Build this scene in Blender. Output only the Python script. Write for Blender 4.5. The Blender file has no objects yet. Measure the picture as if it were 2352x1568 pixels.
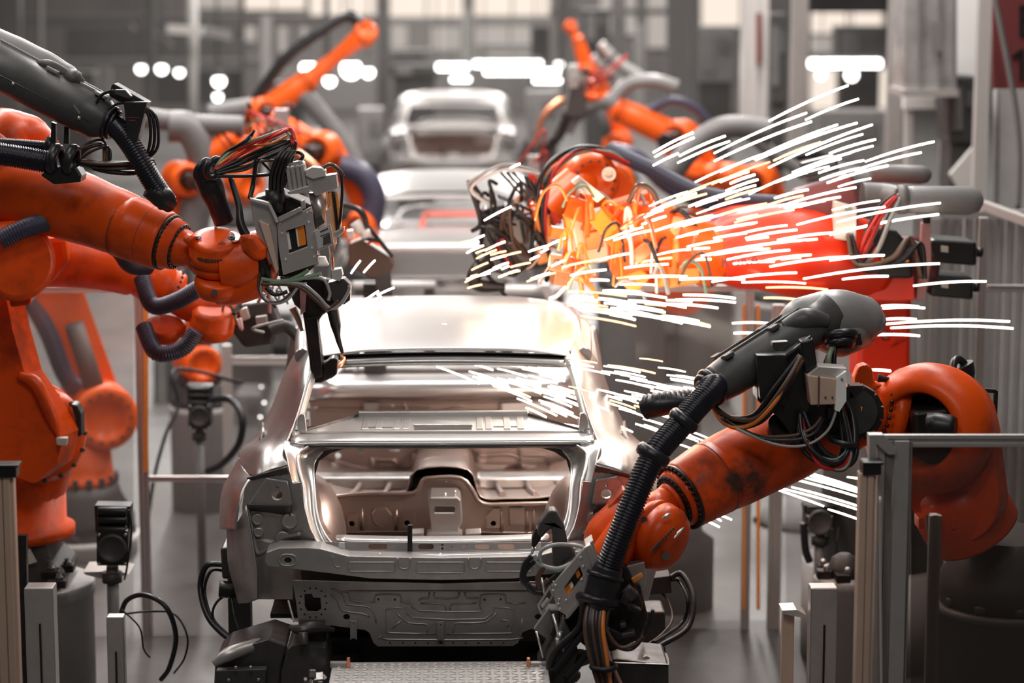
import bpy, math, random
from mathutils import Vector as V, Matrix
from mathutils.geometry import tessellate_polygon
R = random.Random(11)
SC = bpy.context.scene
COL = SC.collection
# ------------------------------------------------------------------ camera
F = 5400.0
CAM = V((0, 0, 3.7))
PIT = math.atan(856 / F)
YAW = math.atan(123 * math.cos(PIT) / F)
FW = V((math.sin(YAW) * math.cos(PIT), math.cos(YAW) * math.cos(PIT), -math.sin(PIT)))
RT = V((math.cos(YAW), -math.sin(YAW), 0))
UP = RT.cross(FW)
cd = bpy.data.cameras.new('camera')
cam = bpy.data.objects.new('camera', cd); COL.objects.link(cam)
cam.location = CAM
cam.rotation_euler = (math.pi / 2 - PIT, 0, -YAW)
cd.sensor_width = 36; cd.lens = F / 2352 * 36
cd.clip_start = .1; cd.clip_end = 300
cd.dof.use_dof = True; cd.dof.focus_distance = 9.9; cd.dof.aperture_fstop = 1.35
SC.camera = cam
SC.view_settings.view_transform = 'Standard'
SC.view_settings.look = 'None'
SC.view_settings.gamma = 1
SC.view_settings.exposure = 0.0
# ------------------------------------------------------------------ ambient light of the hall
w = bpy.data.worlds.new('world'); SC.world = w; w.use_nodes = True
bg = w.node_tree.nodes['Background']
bg.inputs[0].default_value = (1.0, .95, .92, 1); bg.inputs[1].default_value = .05

def lamp(loc, size, power, color=(1, .96, .93), target=None, sy=None):
    l = bpy.data.lights.new('ceiling_or_fill_lamp', 'AREA'); l.energy = power; l.color = color
    l.shape = 'RECTANGLE'; l.size = size; l.size_y = sy or size
    o = bpy.data.objects.new('ceiling_or_fill_lamp', l); COL.objects.link(o); o.location = loc
    if target: o.rotation_euler = (V(target) - V(loc)).to_track_quat('-Z', 'Y').to_euler()
    return o
# rows of tube lamps high over the line, thinning out towards the camera
for yy, pw in ((9.8, 42), (13, 150), (17, 260), (22, 380), (28, 480), (35, 460), (46, 620), (55, 620)):
    for xx in (-2.6, 2.6):
        lamp((xx, yy, 7.2), .5, pw, sy=2.4)
lamp((-6, 12.5, 6.0), 1.0, 70, target=(-2, 12, 1.5), sy=2.0)
lamp((-3.0, 8.6, 6.6), .5, 22, target=(-1.5, 10.2, 2.5), sy=1.6)
lamp((3.2, 8.4, 6.6), .5, 24, target=(1.0, 9.6, 1.8), sy=1.6)
lamp((1.2, 5.0, 5.2), .5, 26, target=(1.7, 8.6, 1.6), sy=1.2)  # unseen fill lamp, added to brighten the right-hand fence posts
lamp((0, 15.0, 7.5), 3.0, 230, target=(0, 16, 1), sy=1.2)
lamp((-.6, 5.2, 6.4), .8, 55, target=(-.1, 9.4, 1.2), sy=1.2)  # added frontal fill from the camera side, lifts the car tail
def arc(loc, e, color=(1, .8, .6), r=.08):
    l = bpy.data.lights.new('welding_arc', 'POINT'); l.energy = e; l.color = color; l.shadow_soft_size = r
    o = bpy.data.objects.new('welding_arc', l); COL.objects.link(o); o.location = loc

# ------------------------------------------------------------------ helpers
def P(px, py, Y):
    d = FW + RT * ((px - 1176) / F) - UP * ((py - 784) / F)
    return CAM + d * (Y / d.y)
def m(px, Y): return px * Y / F
def PP(pts, Y=None): return [P(*p) if len(p) == 3 else P(p[0], p[1], Y) for p in pts]
X, Yv, Z = V((1, 0, 0)), V((0, 1, 0)), V((0, 0, 1))

def frame(d):
    d = d.normalized()
    a = Z if abs(d.z) < .9 else X
    u = d.cross(a).normalized(); v = d.cross(u).normalized()
    return u, v
def catmull(pts, sub):
    if len(pts) < 3 or sub <= 1: return [p.copy() for p in pts]
    out = []
    n = len(pts)
    for i in range(n - 1):
        p0, p1, p2, p3 = pts[max(i - 1, 0)], pts[i], pts[i + 1], pts[min(i + 2, n - 1)]
        for k in range(sub):
            t = k / sub
            out.append(.5 * ((2 * p1) + (p2 - p0) * t + (2 * p0 - 5 * p1 + 4 * p2 - p3) * t * t + (3 * p1 - p0 - 3 * p2 + p3) * t ** 3))
    out.append(pts[-1].copy())
    return out
def lerp(a, b, t): return a + (b - a) * t

class MB:
    def __init__(s): s.v = []; s.f = []; s.s = []
    def add(s, vs, fs, sm=False):
        b = len(s.v); s.v += [V(v) for v in vs]
        for f in fs: s.f.append([i + b for i in f]); s.s.append(sm)
        return s
    def box(s, c, sz, M=None):
        x, y, z = sz[0] / 2, sz[1] / 2, sz[2] / 2
        vs = [V((i * x, j * y, k * z)) for i in (-1, 1) for j in (-1, 1) for k in (-1, 1)]
        if M: vs = [M @ v for v in vs]
        return s.add([V(c) + v for v in vs], [(0, 1, 3, 2), (4, 6, 7, 5), (0, 4, 5, 1), (2, 3, 7, 6), (0, 2, 6, 4), (1, 5, 7, 3)])
    def bar(s, a, b, w, h, up=Z):
        a, b = V(a), V(b); d = (b - a).normalized()
        if abs(d.dot(up)) > .98: up = Yv
        u = d.cross(up).normalized(); v = u.cross(d).normalized()
        vs = [p + u * (i * w / 2) + v * (j * h / 2) for p in (a, b) for i, j in ((-1, -1), (1, -1), (1, 1), (-1, 1))]
        return s.add(vs, [(3, 2, 1, 0), (4, 5, 6, 7), (0, 1, 5, 4), (1, 2, 6, 5), (2, 3, 7, 6), (3, 0, 4, 7)])
    def cyl(s, a, b, r, r2=None, n=24):
        return s.lathe(a, V(b) - V(a), [(0, r), ((V(b) - V(a)).length, r if r2 is None else r2)], n)
    def lathe(s, a, d, prof, n=28, sy=1.0, open_=False):
        a = V(a); d = V(d).normalized(); u, v = frame(d)
        vs = []; fs = []
        for t, r in prof:
            for k in range(n):
                an = 2 * math.pi * k / n
                vs.append(a + d * t + u * (r * math.cos(an)) + v * (r * math.sin(an) * sy))
        for i in range(len(prof) - 1):
            for k in range(n):
                k2 = (k + 1) % n
                fs.append((i * n + k, i * n + k2, (i + 1) * n + k2, (i + 1) * n + k))
        s.add(vs, fs, True)
        if not open_:
            c0 = vs[:n]; c1 = vs[-n:]
            if prof[0][1] > 1e-4: s.add(c0, [tuple(range(n - 1, -1, -1))])
            if prof[-1][1] > 1e-4: s.add(c1, [tuple(range(n))])
        return s
    def tube(s, pts, r, n=10, sub=6, flat=1.0, flatdir=None):
        pts = [V(p) for p in pts]
        rs = r if isinstance(r, (list, tuple)) else [r] * len(pts)
        q = catmull([V((*p, rr)) if False else p for p in pts], sub)
        m_ = len(q); nn = len(pts)
        rr = []
        for i in range(m_):
            t = i / (m_ - 1) * (nn - 1); k = min(int(t), nn - 2); f = t - k
            f = f * f * (3 - 2 * f)
            rr.append(rs[k] * (1 - f) + rs[k + 1] * f)
        return s.sweep(q, rr, n, flat, flatdir)
    def sweep(s, q, rr, n=10, flat=1.0, flatdir=None):
        u = None; vs = []
        m_ = len(q)
        for i in range(m_):
            d = (q[min(i + 1, m_ - 1)] - q[max(i - 1, 0)])
            if d.length < 1e-9: d = V((0, 0, 1))
            d.normalize()
            if flatdir is not None:
                u = (flatdir - d * flatdir.dot(d)).normalized()
            elif u is None: u, _ = frame(d)
            else:
                u = (u - d * u.dot(d))
                u = u.normalized() if u.length > 1e-6 else frame(d)[0]
            v = d.cross(u)
            for k in range(n):
                an = 2 * math.pi * k / n
                vs.append(q[i] + u * (rr[i] * flat * math.cos(an)) + v * (rr[i] * math.sin(an)))
        fs = []
        for i in range(m_ - 1):
            for k in range(n):
                k2 = (k + 1) % n
                fs.append((i * n + k, i * n + k2, (i + 1) * n + k2, (i + 1) * n + k))
        s.add(vs, fs, True)
        s.add(vs[:n], [tuple(range(n - 1, -1, -1))]); s.add(vs[-n:], [tuple(range(n))])
        return s
    def hose(s, pts, r, step=.0105, amp=.14, n=14):
        q = catmull([V(p) for p in pts], 16)
        # resample by length, two rings to each rib
        L = [0]
        for i in range(len(q) - 1): L.append(L[-1] + (q[i + 1] - q[i]).length)
        tot = L[-1]; cnt = max(4, int(tot / (step / 4))); out = []; rr = []; j = 0
        for i in range(cnt + 1):
            t = tot * i / cnt
            while j < len(L) - 2 and L[j + 1] < t: j += 1
            f = (t - L[j]) / max(L[j + 1] - L[j], 1e-9)
            out.append(q[j].lerp(q[j + 1], min(max(f, 0), 1)))
            rr.append(r * (1 - amp * (0, 0.5, 1, .5)[i % 4]))
        return s.sweep(out, rr, n)
    def prism(s, poly, vec, holes=()):
        poly = [V(p) for p in poly]; holes = [[V(p) for p in h] for h in holes]; vec = V(vec)
        loops = [poly] + holes
        flat = [p for l in loops for p in l]
        tris = tessellate_polygon(loops)
        nrm = V((0, 0, 0))
        for i in range(len(poly)): nrm += poly[i].cross(poly[(i + 1) % len(poly)])
        N = len(flat)
        fs = []
        for t in tris:
            a, b, c = (flat[i] for i in t)
            tn = (b - a).cross(c - a)
            t = tuple(t)
            if tn.dot(vec) > 0: t = t[::-1]
            fs.append(t); fs.append(tuple(i + N for i in t[::-1]))
        o = 0
        for l in loops:
            k = len(l)
            for i in range(k):
                j = (i + 1) % k
                fs.append((o + i, o + j, o + j + N, o + i + N))
            o += k
        return s.add(flat + [p + vec for p in flat], fs)
    def pp(s, pts, Y, th, holes=()):
        return s.prism(PP(pts, Y), (0, th, 0), [PP(h, Y) for h in holes])
    def sphere(s, c, r, n=16, sc=(1, 1, 1)):
        c = V(c); vs = []; fs = []; m_ = n // 2
        for i in range(m_ + 1):
            a = math.pi * i / m_
            for k in range(n):
                b = 2 * math.pi * k / n
                vs.append(c + V((r * math.sin(a) * math.cos(b) * sc[0], r * math.sin(a) * math.sin(b) * sc[1], r * math.cos(a) * sc[2])))
        for i in range(m_):
            for k in range(n):
                k2 = (k + 1) % n
                fs.append((i * n + k, (i + 1) * n + k, (i + 1) * n + k2, i * n + k2))
        return s.add(vs, fs, True)
    def torus(s, c, d, R_, r, n=32, k=10, sy=1):
        c = V(c); u, v = frame(V(d)); vs = []; fs = []; d = V(d).normalized()
        for i in range(n):
            a = 2 * math.pi * i / n; o = u * math.cos(a) + v * math.sin(a)
            for j in range(k):
                b = 2 * math.pi * j / k
                vs.append(c + o * (R_ + r * math.cos(b)) + d * (r * sy * math.sin(b)))
        for i in range(n):
            for j in range(k):
                i2, j2 = (i + 1) % n, (j + 1) % k
                fs.append((i * k + j, i2 * k + j, i2 * k + j2, i * k + j2))
        return s.add(vs, fs, True)
    def grid(s, rows, sub=4, sub2=None, closed=False):
        rows = [[V(p) for p in r] for r in rows]
        rows = [catmull(r, sub) for r in rows]
        cols = list(zip(*rows)); cols = [catmull(list(c), sub2 or sub) for c in cols]
        nr, nc = len(cols[0]), len(cols)
        vs = [cols[j][i] for i in range(nr) for j in range(nc)]
        fs = [(i * nc + j, i * nc + j + 1, (i + 1) * nc + j + 1, (i + 1) * nc + j) for i in range(nr - 1) for j in range(nc - 1)]
        return s.add(vs, fs, True)
    def snap(s, xc, e=.014):
        for v in s.v:
            if abs(v.x - xc) < e: v.x = xc
        return s
    def link(s, A, B, ra, rb, n, th, seg=14):
        A, B, n = V(A), V(B), V(n).normalized()
        d = B - A; d = d - n * d.dot(n); L = d.length; d.normalize(); e = n.cross(d)
        ph = math.acos(max(-1, min(1, (ra - rb) / L)))
        pts = []
        for i in range(seg + 1):
            a = ph + (2 * math.pi - 2 * ph) * i / seg
            pts.append(A + d * (ra * math.cos(a)) + e * (ra * math.sin(a)))
        B2 = A + d * L
        for i in range(seg + 1):
            a = -ph + 2 * ph * i / seg
            pts.append(B2 + d * (rb * math.cos(a)) + e * (rb * math.sin(a)))
        return s.prism([p - n * (th / 2) for p in pts], n * th)
    def bolts(s, c, d, Rr, r, n, h=.012, a0=0, a1=360):
        d = V(d).normalized(); u, v = frame(d)
        for i in range(n):
            a = math.radians(a0 + (a1 - a0) * i / n)
            p = V(c) + u * (Rr * math.cos(a)) + v * (Rr * math.sin(a))
            s.lathe(p, d, [(0, r), (h * .7, r), (h, r * .6)], 8)
        return s
    def mirror(s, xc):
        o = MB(); o.v = [V((2 * xc - v.x, v.y, v.z)) for v in s.v]; o.f = [f[::-1] for f in s.f]; o.s = list(s.s); return o
    def join(s, o):
        b = len(s.v); s.v += o.v; s.f += [[i + b for i in f] for f in o.f]; s.s += o.s; return s
    def build(s, name, mt, parent=None, label=None, cat=None, group=None, kind=None, bevel=0, solid=0, sub=0, seg=2):
        org = V((0, 0, 0))
        if parent is not None:
            p = parent
            while p is not None: org += p.location; p = p.parent
        elif kind != 'structure':
            xs = [v.x for v in s.v]; ys = [v.y for v in s.v]; zs = [v.z for v in s.v]
            org = V(((min(xs) + max(xs)) / 2, (min(ys) + max(ys)) / 2, min(zs)))
        me = bpy.data.meshes.new(name)
        me.from_pydata([v - org for v in s.v], [], s.f)
        me.polygons.foreach_set('use_smooth', s.s)
        me.update()
        import bmesh
        b = bmesh.new(); b.from_mesh(me)
        bmesh.ops.remove_doubles(b, verts=b.verts, dist=1e-5)
        bmesh.ops.recalc_face_normals(b, faces=b.faces)
        b.to_mesh(me); b.free()
        me.materials.append(MT[mt])
        o = bpy.data.objects.new(name, me); COL.objects.link(o)
        if parent is None: o.location = org
        else: o.parent = parent
        if solid:
            md = o.modifiers.new('s', 'SOLIDIFY'); md.thickness = solid; md.offset = 0
        if bevel:
            md = o.modifiers.new('b', 'BEVEL'); md.width = bevel; md.segments = seg; md.limit_method = 'ANGLE'; md.angle_limit = math.radians(40)
            md.harden_normals = False
        if sub:
            md = o.modifiers.new('u', 'SUBSURF'); md.levels = sub; md.render_levels = sub
        if label: o['label'] = label
        if cat: o['category'] = cat
        if group: o['group'] = group
        if kind: o['kind'] = kind
        return o

def thing(name, label, cat, loc, group=None):
    o = bpy.data.objects.new(name, None); COL.objects.link(o); o.location = loc
    o.empty_display_size = .1
    o['label'] = label; o['category'] = cat
    if group: o['group'] = group
    return o
def kids(o): return [c for c in bpy.data.objects if c.parent == o]
def copy_tree(o, parent=None):
    c = o.copy(); COL.objects.link(c)
    if parent: c.parent = parent
    for k in kids(o): copy_tree(k, c)
    return c
def rrect(cx, cy, w_, h_, r, n=4):
    out = []
    for sx, sy, a0 in ((1, 1, 0), (-1, 1, 90), (-1, -1, 180), (1, -1, 270)):
        for i in range(n + 1):
            a = math.radians(a0 + 90 * i / n)
            out.append((cx + sx * (w_ / 2 - r) + r * math.cos(a), cy + sy * (h_ / 2 - r) + r * math.sin(a)))
    return out
def circ(cx, cy, r, n=14, ry=None):
    ry = ry or r
    return [(cx + r * math.cos(2 * math.pi * i / n), cy + ry * math.sin(2 * math.pi * i / n)) for i in range(n)]
def write(text, loc, size, xdir, updir, mt, parent, name='lettering', th=.002, label=None):
    cu = bpy.data.curves.new(name, 'FONT'); cu.body = text; cu.size = size; cu.extrude = th; cu.align_x = 'CENTER'; cu.align_y = 'CENTER'
    t = bpy.data.objects.new('t', cu); COL.objects.link(t)
    dg = bpy.context.evaluated_depsgraph_get(); me = bpy.data.meshes.new_from_object(t.evaluated_get(dg))
    bpy.data.objects.remove(t)
    xd = V(xdir).normalized(); n = xd.cross(V(updir)).normalized(); ud = n.cross(xd)
    M = Matrix((xd, ud, n)).transposed().to_4x4(); M.translation = V(loc)
    org = V((0, 0, 0)); p = parent
    while p is not None: org += p.location; p = p.parent
    M.translation -= org
    me.transform(M); me.materials.clear(); me.materials.append(MT[mt])
    o = bpy.data.objects.new(name, me); COL.objects.link(o); o.parent = parent
    if label: o['label'] = label
    return o

# ------------------------------------------------------------------ materials
MT = {}
def mat(name, col, metal=0, rough=.5, var=.0, vcol=None, vscale=6, bump=0, bscale=40, rvar=0, coat=0, lo=.45, hi=.7, stretch=None, spec=None):
    mm = bpy.data.materials.new(name); mm.use_nodes = True; nt = mm.node_tree; N = nt.nodes; L = nt.links
    b = N['Principled BSDF']
    b.inputs['Base Color'].default_value = (*col, 1); b.inputs['Metallic'].default_value = metal; b.inputs['Roughness'].default_value = rough
    if spec is not None: b.inputs['Specular IOR Level'].default_value = spec
    if coat: b.inputs['Coat Weight'].default_value = coat; b.inputs['Coat Roughness'].default_value = .12
    tc = N.new('ShaderNodeTexCoord'); src = tc.outputs['Object']
    if stretch:
        mp = N.new('ShaderNodeMapping'); mp.inputs['Scale'].default_value = stretch; L.new(src, mp.inputs[0]); src = mp.outputs[0]
    if var or rvar:
        n = N.new('ShaderNodeTexNoise'); n.inputs['Scale'].default_value = vscale; n.inputs['Detail'].default_value = 6; n.inputs['Roughness'].default_value = .65; L.new(src, n.inputs['Vector'])
        r = N.new('ShaderNodeMapRange'); r.inputs[1].default_value = lo; r.inputs[2].default_value = hi; L.new(n.outputs['Fac'], r.inputs[0])
        if var:
            sc_ = N.new('ShaderNodeMath'); sc_.operation = 'MULTIPLY'; sc_.inputs[1].default_value = var; L.new(r.outputs[0], sc_.inputs[0])
            x = N.new('ShaderNodeMix'); x.data_type = 'RGBA'; x.inputs[6].default_value = (*col, 1); x.inputs[7].default_value = (*(vcol or [c * .3 for c in col]), 1)
            L.new(sc_.outputs[0], x.inputs[0]); L.new(x.outputs[2], b.inputs['Base Color'])
        if rvar:
            r2 = N.new('ShaderNodeMapRange'); r2.inputs[1].default_value = .3; r2.inputs[2].default_value = .7; r2.inputs[3].default_value = rough - rvar; r2.inputs[4].default_value = rough + rvar
            L.new(n.outputs['Fac'], r2.inputs[0]); L.new(r2.outputs[0], b.inputs['Roughness'])
    if bump:
        n2 = N.new('ShaderNodeTexNoise'); n2.inputs['Scale'].default_value = bscale; n2.inputs['Detail'].default_value = 3; L.new(src, n2.inputs['Vector'])
        bp = N.new('ShaderNodeBump'); bp.inputs['Strength'].default_value = bump; bp.inputs['Distance'].default_value = .01
        L.new(n2.outputs['Fac'], bp.inputs['Height']); L.new(bp.outputs[0], b.inputs['Normal'])
    MT[name] = mm
    return mm
def glow(name, col, st, sample=True):
    mm = bpy.data.materials.new(name); mm.use_nodes = True; b = mm.node_tree.nodes['Principled BSDF']
    b.inputs['Base Color'].default_value = (0, 0, 0, 1); b.inputs['Emission Color'].default_value = (*col, 1); b.inputs['Emission Strength'].default_value = st
    if not sample: mm.cycles.emission_sampling = 'NONE'
    MT[name] = mm
def clear(name, tint, gl, haze, hazecol):
    mm = bpy.data.materials.new(name); mm.use_nodes = True; nt = mm.node_tree; N = nt.nodes; L = nt.links; N.clear()
    o = N.new('ShaderNodeOutputMaterial'); t = N.new('ShaderNodeBsdfTransparent'); t.inputs[0].default_value = (*tint, 1)
    g = N.new('ShaderNodeBsdfGlossy'); g.inputs['Roughness'].default_value = .08
    d = N.new('ShaderNodeBsdfDiffuse'); d.inputs[0].default_value = (*hazecol, 1)
    fr = N.new('ShaderNodeFresnel'); fr.inputs[0].default_value = 1.45
    ml = N.new('ShaderNodeMath'); ml.operation = 'MULTIPLY'; ml.inputs[1].default_value = gl; L.new(fr.outputs[0], ml.inputs[0])
    m1 = N.new('ShaderNodeMixShader'); L.new(ml.outputs[0], m1.inputs[0]); L.new(t.outputs[0], m1.inputs[1]); L.new(g.outputs[0], m1.inputs[2])
    nz = N.new('ShaderNodeTexNoise'); nz.inputs['Scale'].default_value = 3; nz.inputs['Detail'].default_value = 5
    tc = N.new('ShaderNodeTexCoord'); L.new(tc.outputs['Object'], nz.inputs['Vector'])
    mh = N.new('ShaderNodeMath'); mh.operation = 'MULTIPLY'; mh.inputs[1].default_value = haze * 2; L.new(nz.outputs['Fac'], mh.inputs[0])
    m2 = N.new('ShaderNodeMixShader'); L.new(mh.outputs[0], m2.inputs[0]); L.new(m1.outputs[0], m2.inputs[1]); L.new(d.outputs[0], m2.inputs[2]); L.new(m2.outputs[0], o.inputs[0])
    MT[name] = mm
mat('orange', (.82, .085, .004), rough=.36, var=.8, vcol=(.09, .012, .004), vscale=3.5, lo=.50, hi=.76, rvar=.08, spec=.35, bump=.05, bscale=90)
mat('orange_far', (.95, .12, .004), rough=.35, var=.35, vcol=(.3, .02, .004), vscale=3, lo=.5, hi=.8)
mat('orange_worn', (.80, .08, .004), rough=.36, var=.95, vcol=(.05, .032, .026), vscale=3.2, lo=.52, hi=.66, rvar=.1, spec=.35)
mat('red_orange', (.85, .035, .005), rough=.4, var=.25, vcol=(.3, .01, .003), vscale=2)
mat('steel', (.52, .50, .485), metal=.85, rough=.34, rvar=.06, var=.35, vcol=(.38, .35, .33), vscale=9, bump=.05, bscale=70)
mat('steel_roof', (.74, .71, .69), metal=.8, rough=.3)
mat('steel_tail', (.47, .445, .43), metal=.7, rough=.4, rvar=.06, var=.4, vcol=(.26, .24, .23), vscale=12, bump=.08, bscale=90)
mat('steel_inner', (.44, .345, .305), metal=.75, rough=.34, rvar=.08, var=.4, vcol=(.38, .27, .23), vscale=6, bump=.25, bscale=9)
mat('steel_bright', (.8, .77, .75), metal=.8, rough=.28)
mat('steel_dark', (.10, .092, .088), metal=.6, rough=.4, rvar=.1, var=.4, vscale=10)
mat('alu', (.56, .525, .50), metal=.65, rough=.38, rvar=.05, var=.2, vscale=8)
mat('alu_bright', (.72, .69, .66), metal=.5, rough=.35)
mat('alu_orange', (.85, .30, .06), rough=.4)
mat('beige', (.55, .39, .30), rough=.45, var=.15, vscale=4)
mat('black', (.012, .011, .011), rough=.38, rvar=.1)
mat('black_metal', (.03, .026, .025), metal=.5, rough=.35, rvar=.12, var=.4, vcol=(.08, .05, .04), vscale=14)
mat('rubber', (.016, .015, .018), rough=.34)
mat('hose_blue', (.055, .052, .085), rough=.4)
mat('hose_black', (.014, .013, .02), rough=.25)
mat('grey_plastic', (.065, .062, .06), rough=.42, var=.3, vcol=(.13, .12, .115), vscale=5, rvar=.08, bump=.04, bscale=60)
mat('grey_light', (.26, .25, .245), rough=.36, var=.35, vcol=(.13, .12, .118), vscale=5, rvar=.06)
mat('grey_mid', (.17, .16, .155), rough=.5, var=.3, vscale=5)
mat('casting', (.05, .046, .044), rough=.5, var=.4, vcol=(.1, .09, .085), vscale=7)
mat('pedestal', (.36, .345, .335), rough=.45, var=.3, vcol=(.2, .19, .185), vscale=3, rvar=.08)
mat('pedestal_dark', (.10, .095, .09), rough=.5, var=.4, vcol=(.16, .15, .145), vscale=3)
mat('white_paint', (.72, .69, .67), rough=.45)
mat('white', (.85, .83, .8), rough=.5)
mat('cream', (.62, .56, .48), rough=.4)
mat('label_print', (.04, .035, .03), rough=.6)
mat('sensor_orange', (.95, .28, .02), rough=.4)
mat('copper', (.75, .30, .16), metal=.8, rough=.3)
mat('wire_red', (.6, .03, .02), rough=.4)
mat('wire_orange', (.75, .22, .04), rough=.4)
mat('wire_green', (.22, .33, .22), rough=.4)
mat('wire_grey', (.35, .34, .33), rough=.35)
mat('wire_brown', (.10, .055, .035), rough=.35)
mat('pink_clip', (.55, .28, .26), rough=.4)
mat('maroon', (.15, .03, .03), rough=.5)
mat('red_pale', (.75, .22, .18), rough=.5)
mat('floor', (.12, .114, .11), rough=.42, var=.6, vcol=(.06, .057, .055), vscale=1.2, rvar=.1, bump=.03, bscale=12)
mat('tread', (.48, .45, .43), metal=.35, rough=.42, var=.3, vscale=20, rvar=.1, bump=.2, bscale=60)
mat('wall', (.23, .215, .205), rough=.8, var=.5, vcol=(.10, .094, .09), vscale=.6)
mat('girder', (.10, .094, .089), rough=.6)
mat('girder_mid', (.21, .198, .19), rough=.6)
mat('girder_light', (.45, .43, .41), rough=.5)
mat('concrete', (.33, .31, .30), rough=.7, var=.3, vscale=2)
glow('tube_light', (1, .97, .94), 9)
glow('daylight', (1, .93, .86), 2.6)
glow('window_glow', (1, .86, .74), 1.0)
glow('window_dim', (.95, .85, .77), .5)
glow('spark_glow', (1, .90, .78), 7.0)
glow('spark_warm', (1, .62, .30), 3.0)
clear('plexi', (.93, .92, .91), 1.0, .10, (.45, .43, .42))
clear('plexi_dark', (.72, .68, .66), 1.0, .10, (.16, .14, .13))
clear('curtain', (.75, .73, .71), .8, .55, (.42, .40, .385))
# ================================================================== THE HALL
def struct(mb, name, mt, **k): return mb.build(name, mt, kind='structure', **k)
struct(MB().box((1, 36, -.06), (36, 68, .12)), 'floor', 'floor')
struct(MB().box((1, 62.3, 8), (36, .4, 16)), 'wall_back', 'wall')
struct(MB().box((-15, 38, 8), (.3, 50, 16)), 'wall_left', 'wall')
struct(MB().box((18.5, 38, 8), (.3, 50, 16)), 'wall_right', 'wall')
wn = [0]
def rectpx(x0, y0, x1, y1, Y, th=.1): return MB().pp([(x0, y0), (x1, y0), (x1, y1), (x0, y1)], Y, th)
def window(x0, y0, x1, y1, g):
    wn[0] += 1
    fr = rectpx(x0 - 3, y0 - 3, x1 + 3, y1 + 3, 62.05, .04)
    o = struct(fr, 'window_%d' % wn[0], 'girder_mid')
    rectpx(x0, y0, x1, y1, 61.95, .06).build('pane', g, o)
    nb = max(1, int((x1 - x0) / 60))
    b = MB()
    for i in range(1, nb):
        x = x0 + (x1 - x0) * i / nb; b.pp([(x - 2, y0), (x + 2, y0), (x + 2, y1), (x - 2, y1)], 61.9, .05)
    if b.v: b.build('glazing_bar', 'girder', o)
for a in ((560, -20, 700, 22, 'window_glow'), (712, -20, 862, 34, 'window_glow'), (455, -20, 548, 20, 'window_dim'), (896, -20, 1062, 38, 'window_glow'), (1090, -20, 1262, 36, 'window_glow'),
          (898, 58, 935, 110, 'window_dim'), (990, 62, 1056, 115, 'window_dim'), (1092, 60, 1250, 104, 'window_dim'), (1380, -20, 1460, 80, 'window_dim'), (1488, -20, 1540, 110, 'window_dim'),
          (1612, -20, 1700, 60, 'window_glow'), (1862, 28, 2030, 76, 'window_glow'), (1862, 84, 1908, 122, 'window_dim'), (1862, 158, 2040, 250, 'window_glow'), (562, 58, 586, 96, 'window_dim'), (640, 58, 656, 122, 'window_dim'),
          (692, 60, 708, 98, 'window_dim'), (210, 66, 232, 96, 'window_dim'), (1120, 120, 1240, 150, 'window_dim')):
    window(*a)
for i in range(7):   # clerestory of the far wall, above the picture
    wn[0] += 1
    x = -13 + i * 4.6
    o = struct(MB().box((x, 62.02, 10.2), (4.2, .06, 6.6)), 'window_%d' % wn[0], 'girder_mid')
    MB().box((x, 61.95, 10.2), (4.0, .06, 6.4)).build('pane', 'daylight', o)
tn = [0]
def trim(x0, y0, x1, y1, Y, mt, th=.25):
    tn[0] += 1
    return struct(rectpx(x0, y0, x1, y1, Y, th), 'trim_%d' % tn[0], mt)
for a in ((60, 36, 870, 60, 46, 'girder_mid'), (130, 138, 620, 156, 44, 'girder_mid'), (895, 40, 1262, 58, 47, 'girder_mid'), (896, 118, 1062, 134, 47, 'girder_mid'), (1262, 20, 1540, 34, 45, 'girder_mid'),
          (150, 62, 560, 132, 50, 'girder'), (330, 160, 560, 240, 42, 'girder'), (620, 160, 860, 245, 50, 'girder_mid'), (1080, 100, 1260, 124, 48, 'girder_mid'),
          (868, -10, 892, 430, 38, 'girder'), (26, -10, 44, 260, 34, 'girder'), (82, -10, 92, 200, 34, 'girder'), (336, -10, 352, 300, 40, 'girder'), (744, -10, 754, 190, 41, 'girder'), (552, -10, 560, 210, 41, 'girder'),
          (1406, -10, 1438, 330, 41, 'girder_mid'), (1534, -10, 1582, 250, 33, 'girder'), (1592, -10, 1604, 260, 33, 'girder'), (600, 40, 622, 190, 40, 'girder_light'), (1062, 20, 1086, 160, 40, 'girder_light'), (220, 156, 252, 300, 40, 'girder_mid'),
          (1220, 60, 1262, 200, 44, 'girder'), (1280, -10, 1310, 200, 44, 'girder_mid'), (1460, 60, 1480, 300, 42, 'girder_light')):
    trim(*a)
for a, b_ in (((228, 112), (306, 62)), ((395, 112), (330, 62)), ((480, 112), (560, 62))):
    tn[0] += 1
    struct(MB().bar(P(*a, 45.5), P(*b_, 45.5), .12, .12), 'trim_%d' % tn[0], 'girder_mid')
# post with cross lamp
t = thing('lamp_post', 'pale steel post carrying a long tube lamp, far left behind the robots', 'post', P(443, 330, 33))
MB().cyl(P(443, -20, 33), P(443, 300, 33), m(12, 33), n=12).build('pole', 'girder_light', t)
MB().bar(P(384, 66, 32.6), P(472, 72, 32.6), .09, .12).build('lamp_housing', 'alu_bright', t)
MB().bar(P(470, 70, 32.4), P(532, 84, 32.4), .08, .12).build('lamp_arm', 'girder_mid', t)
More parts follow.
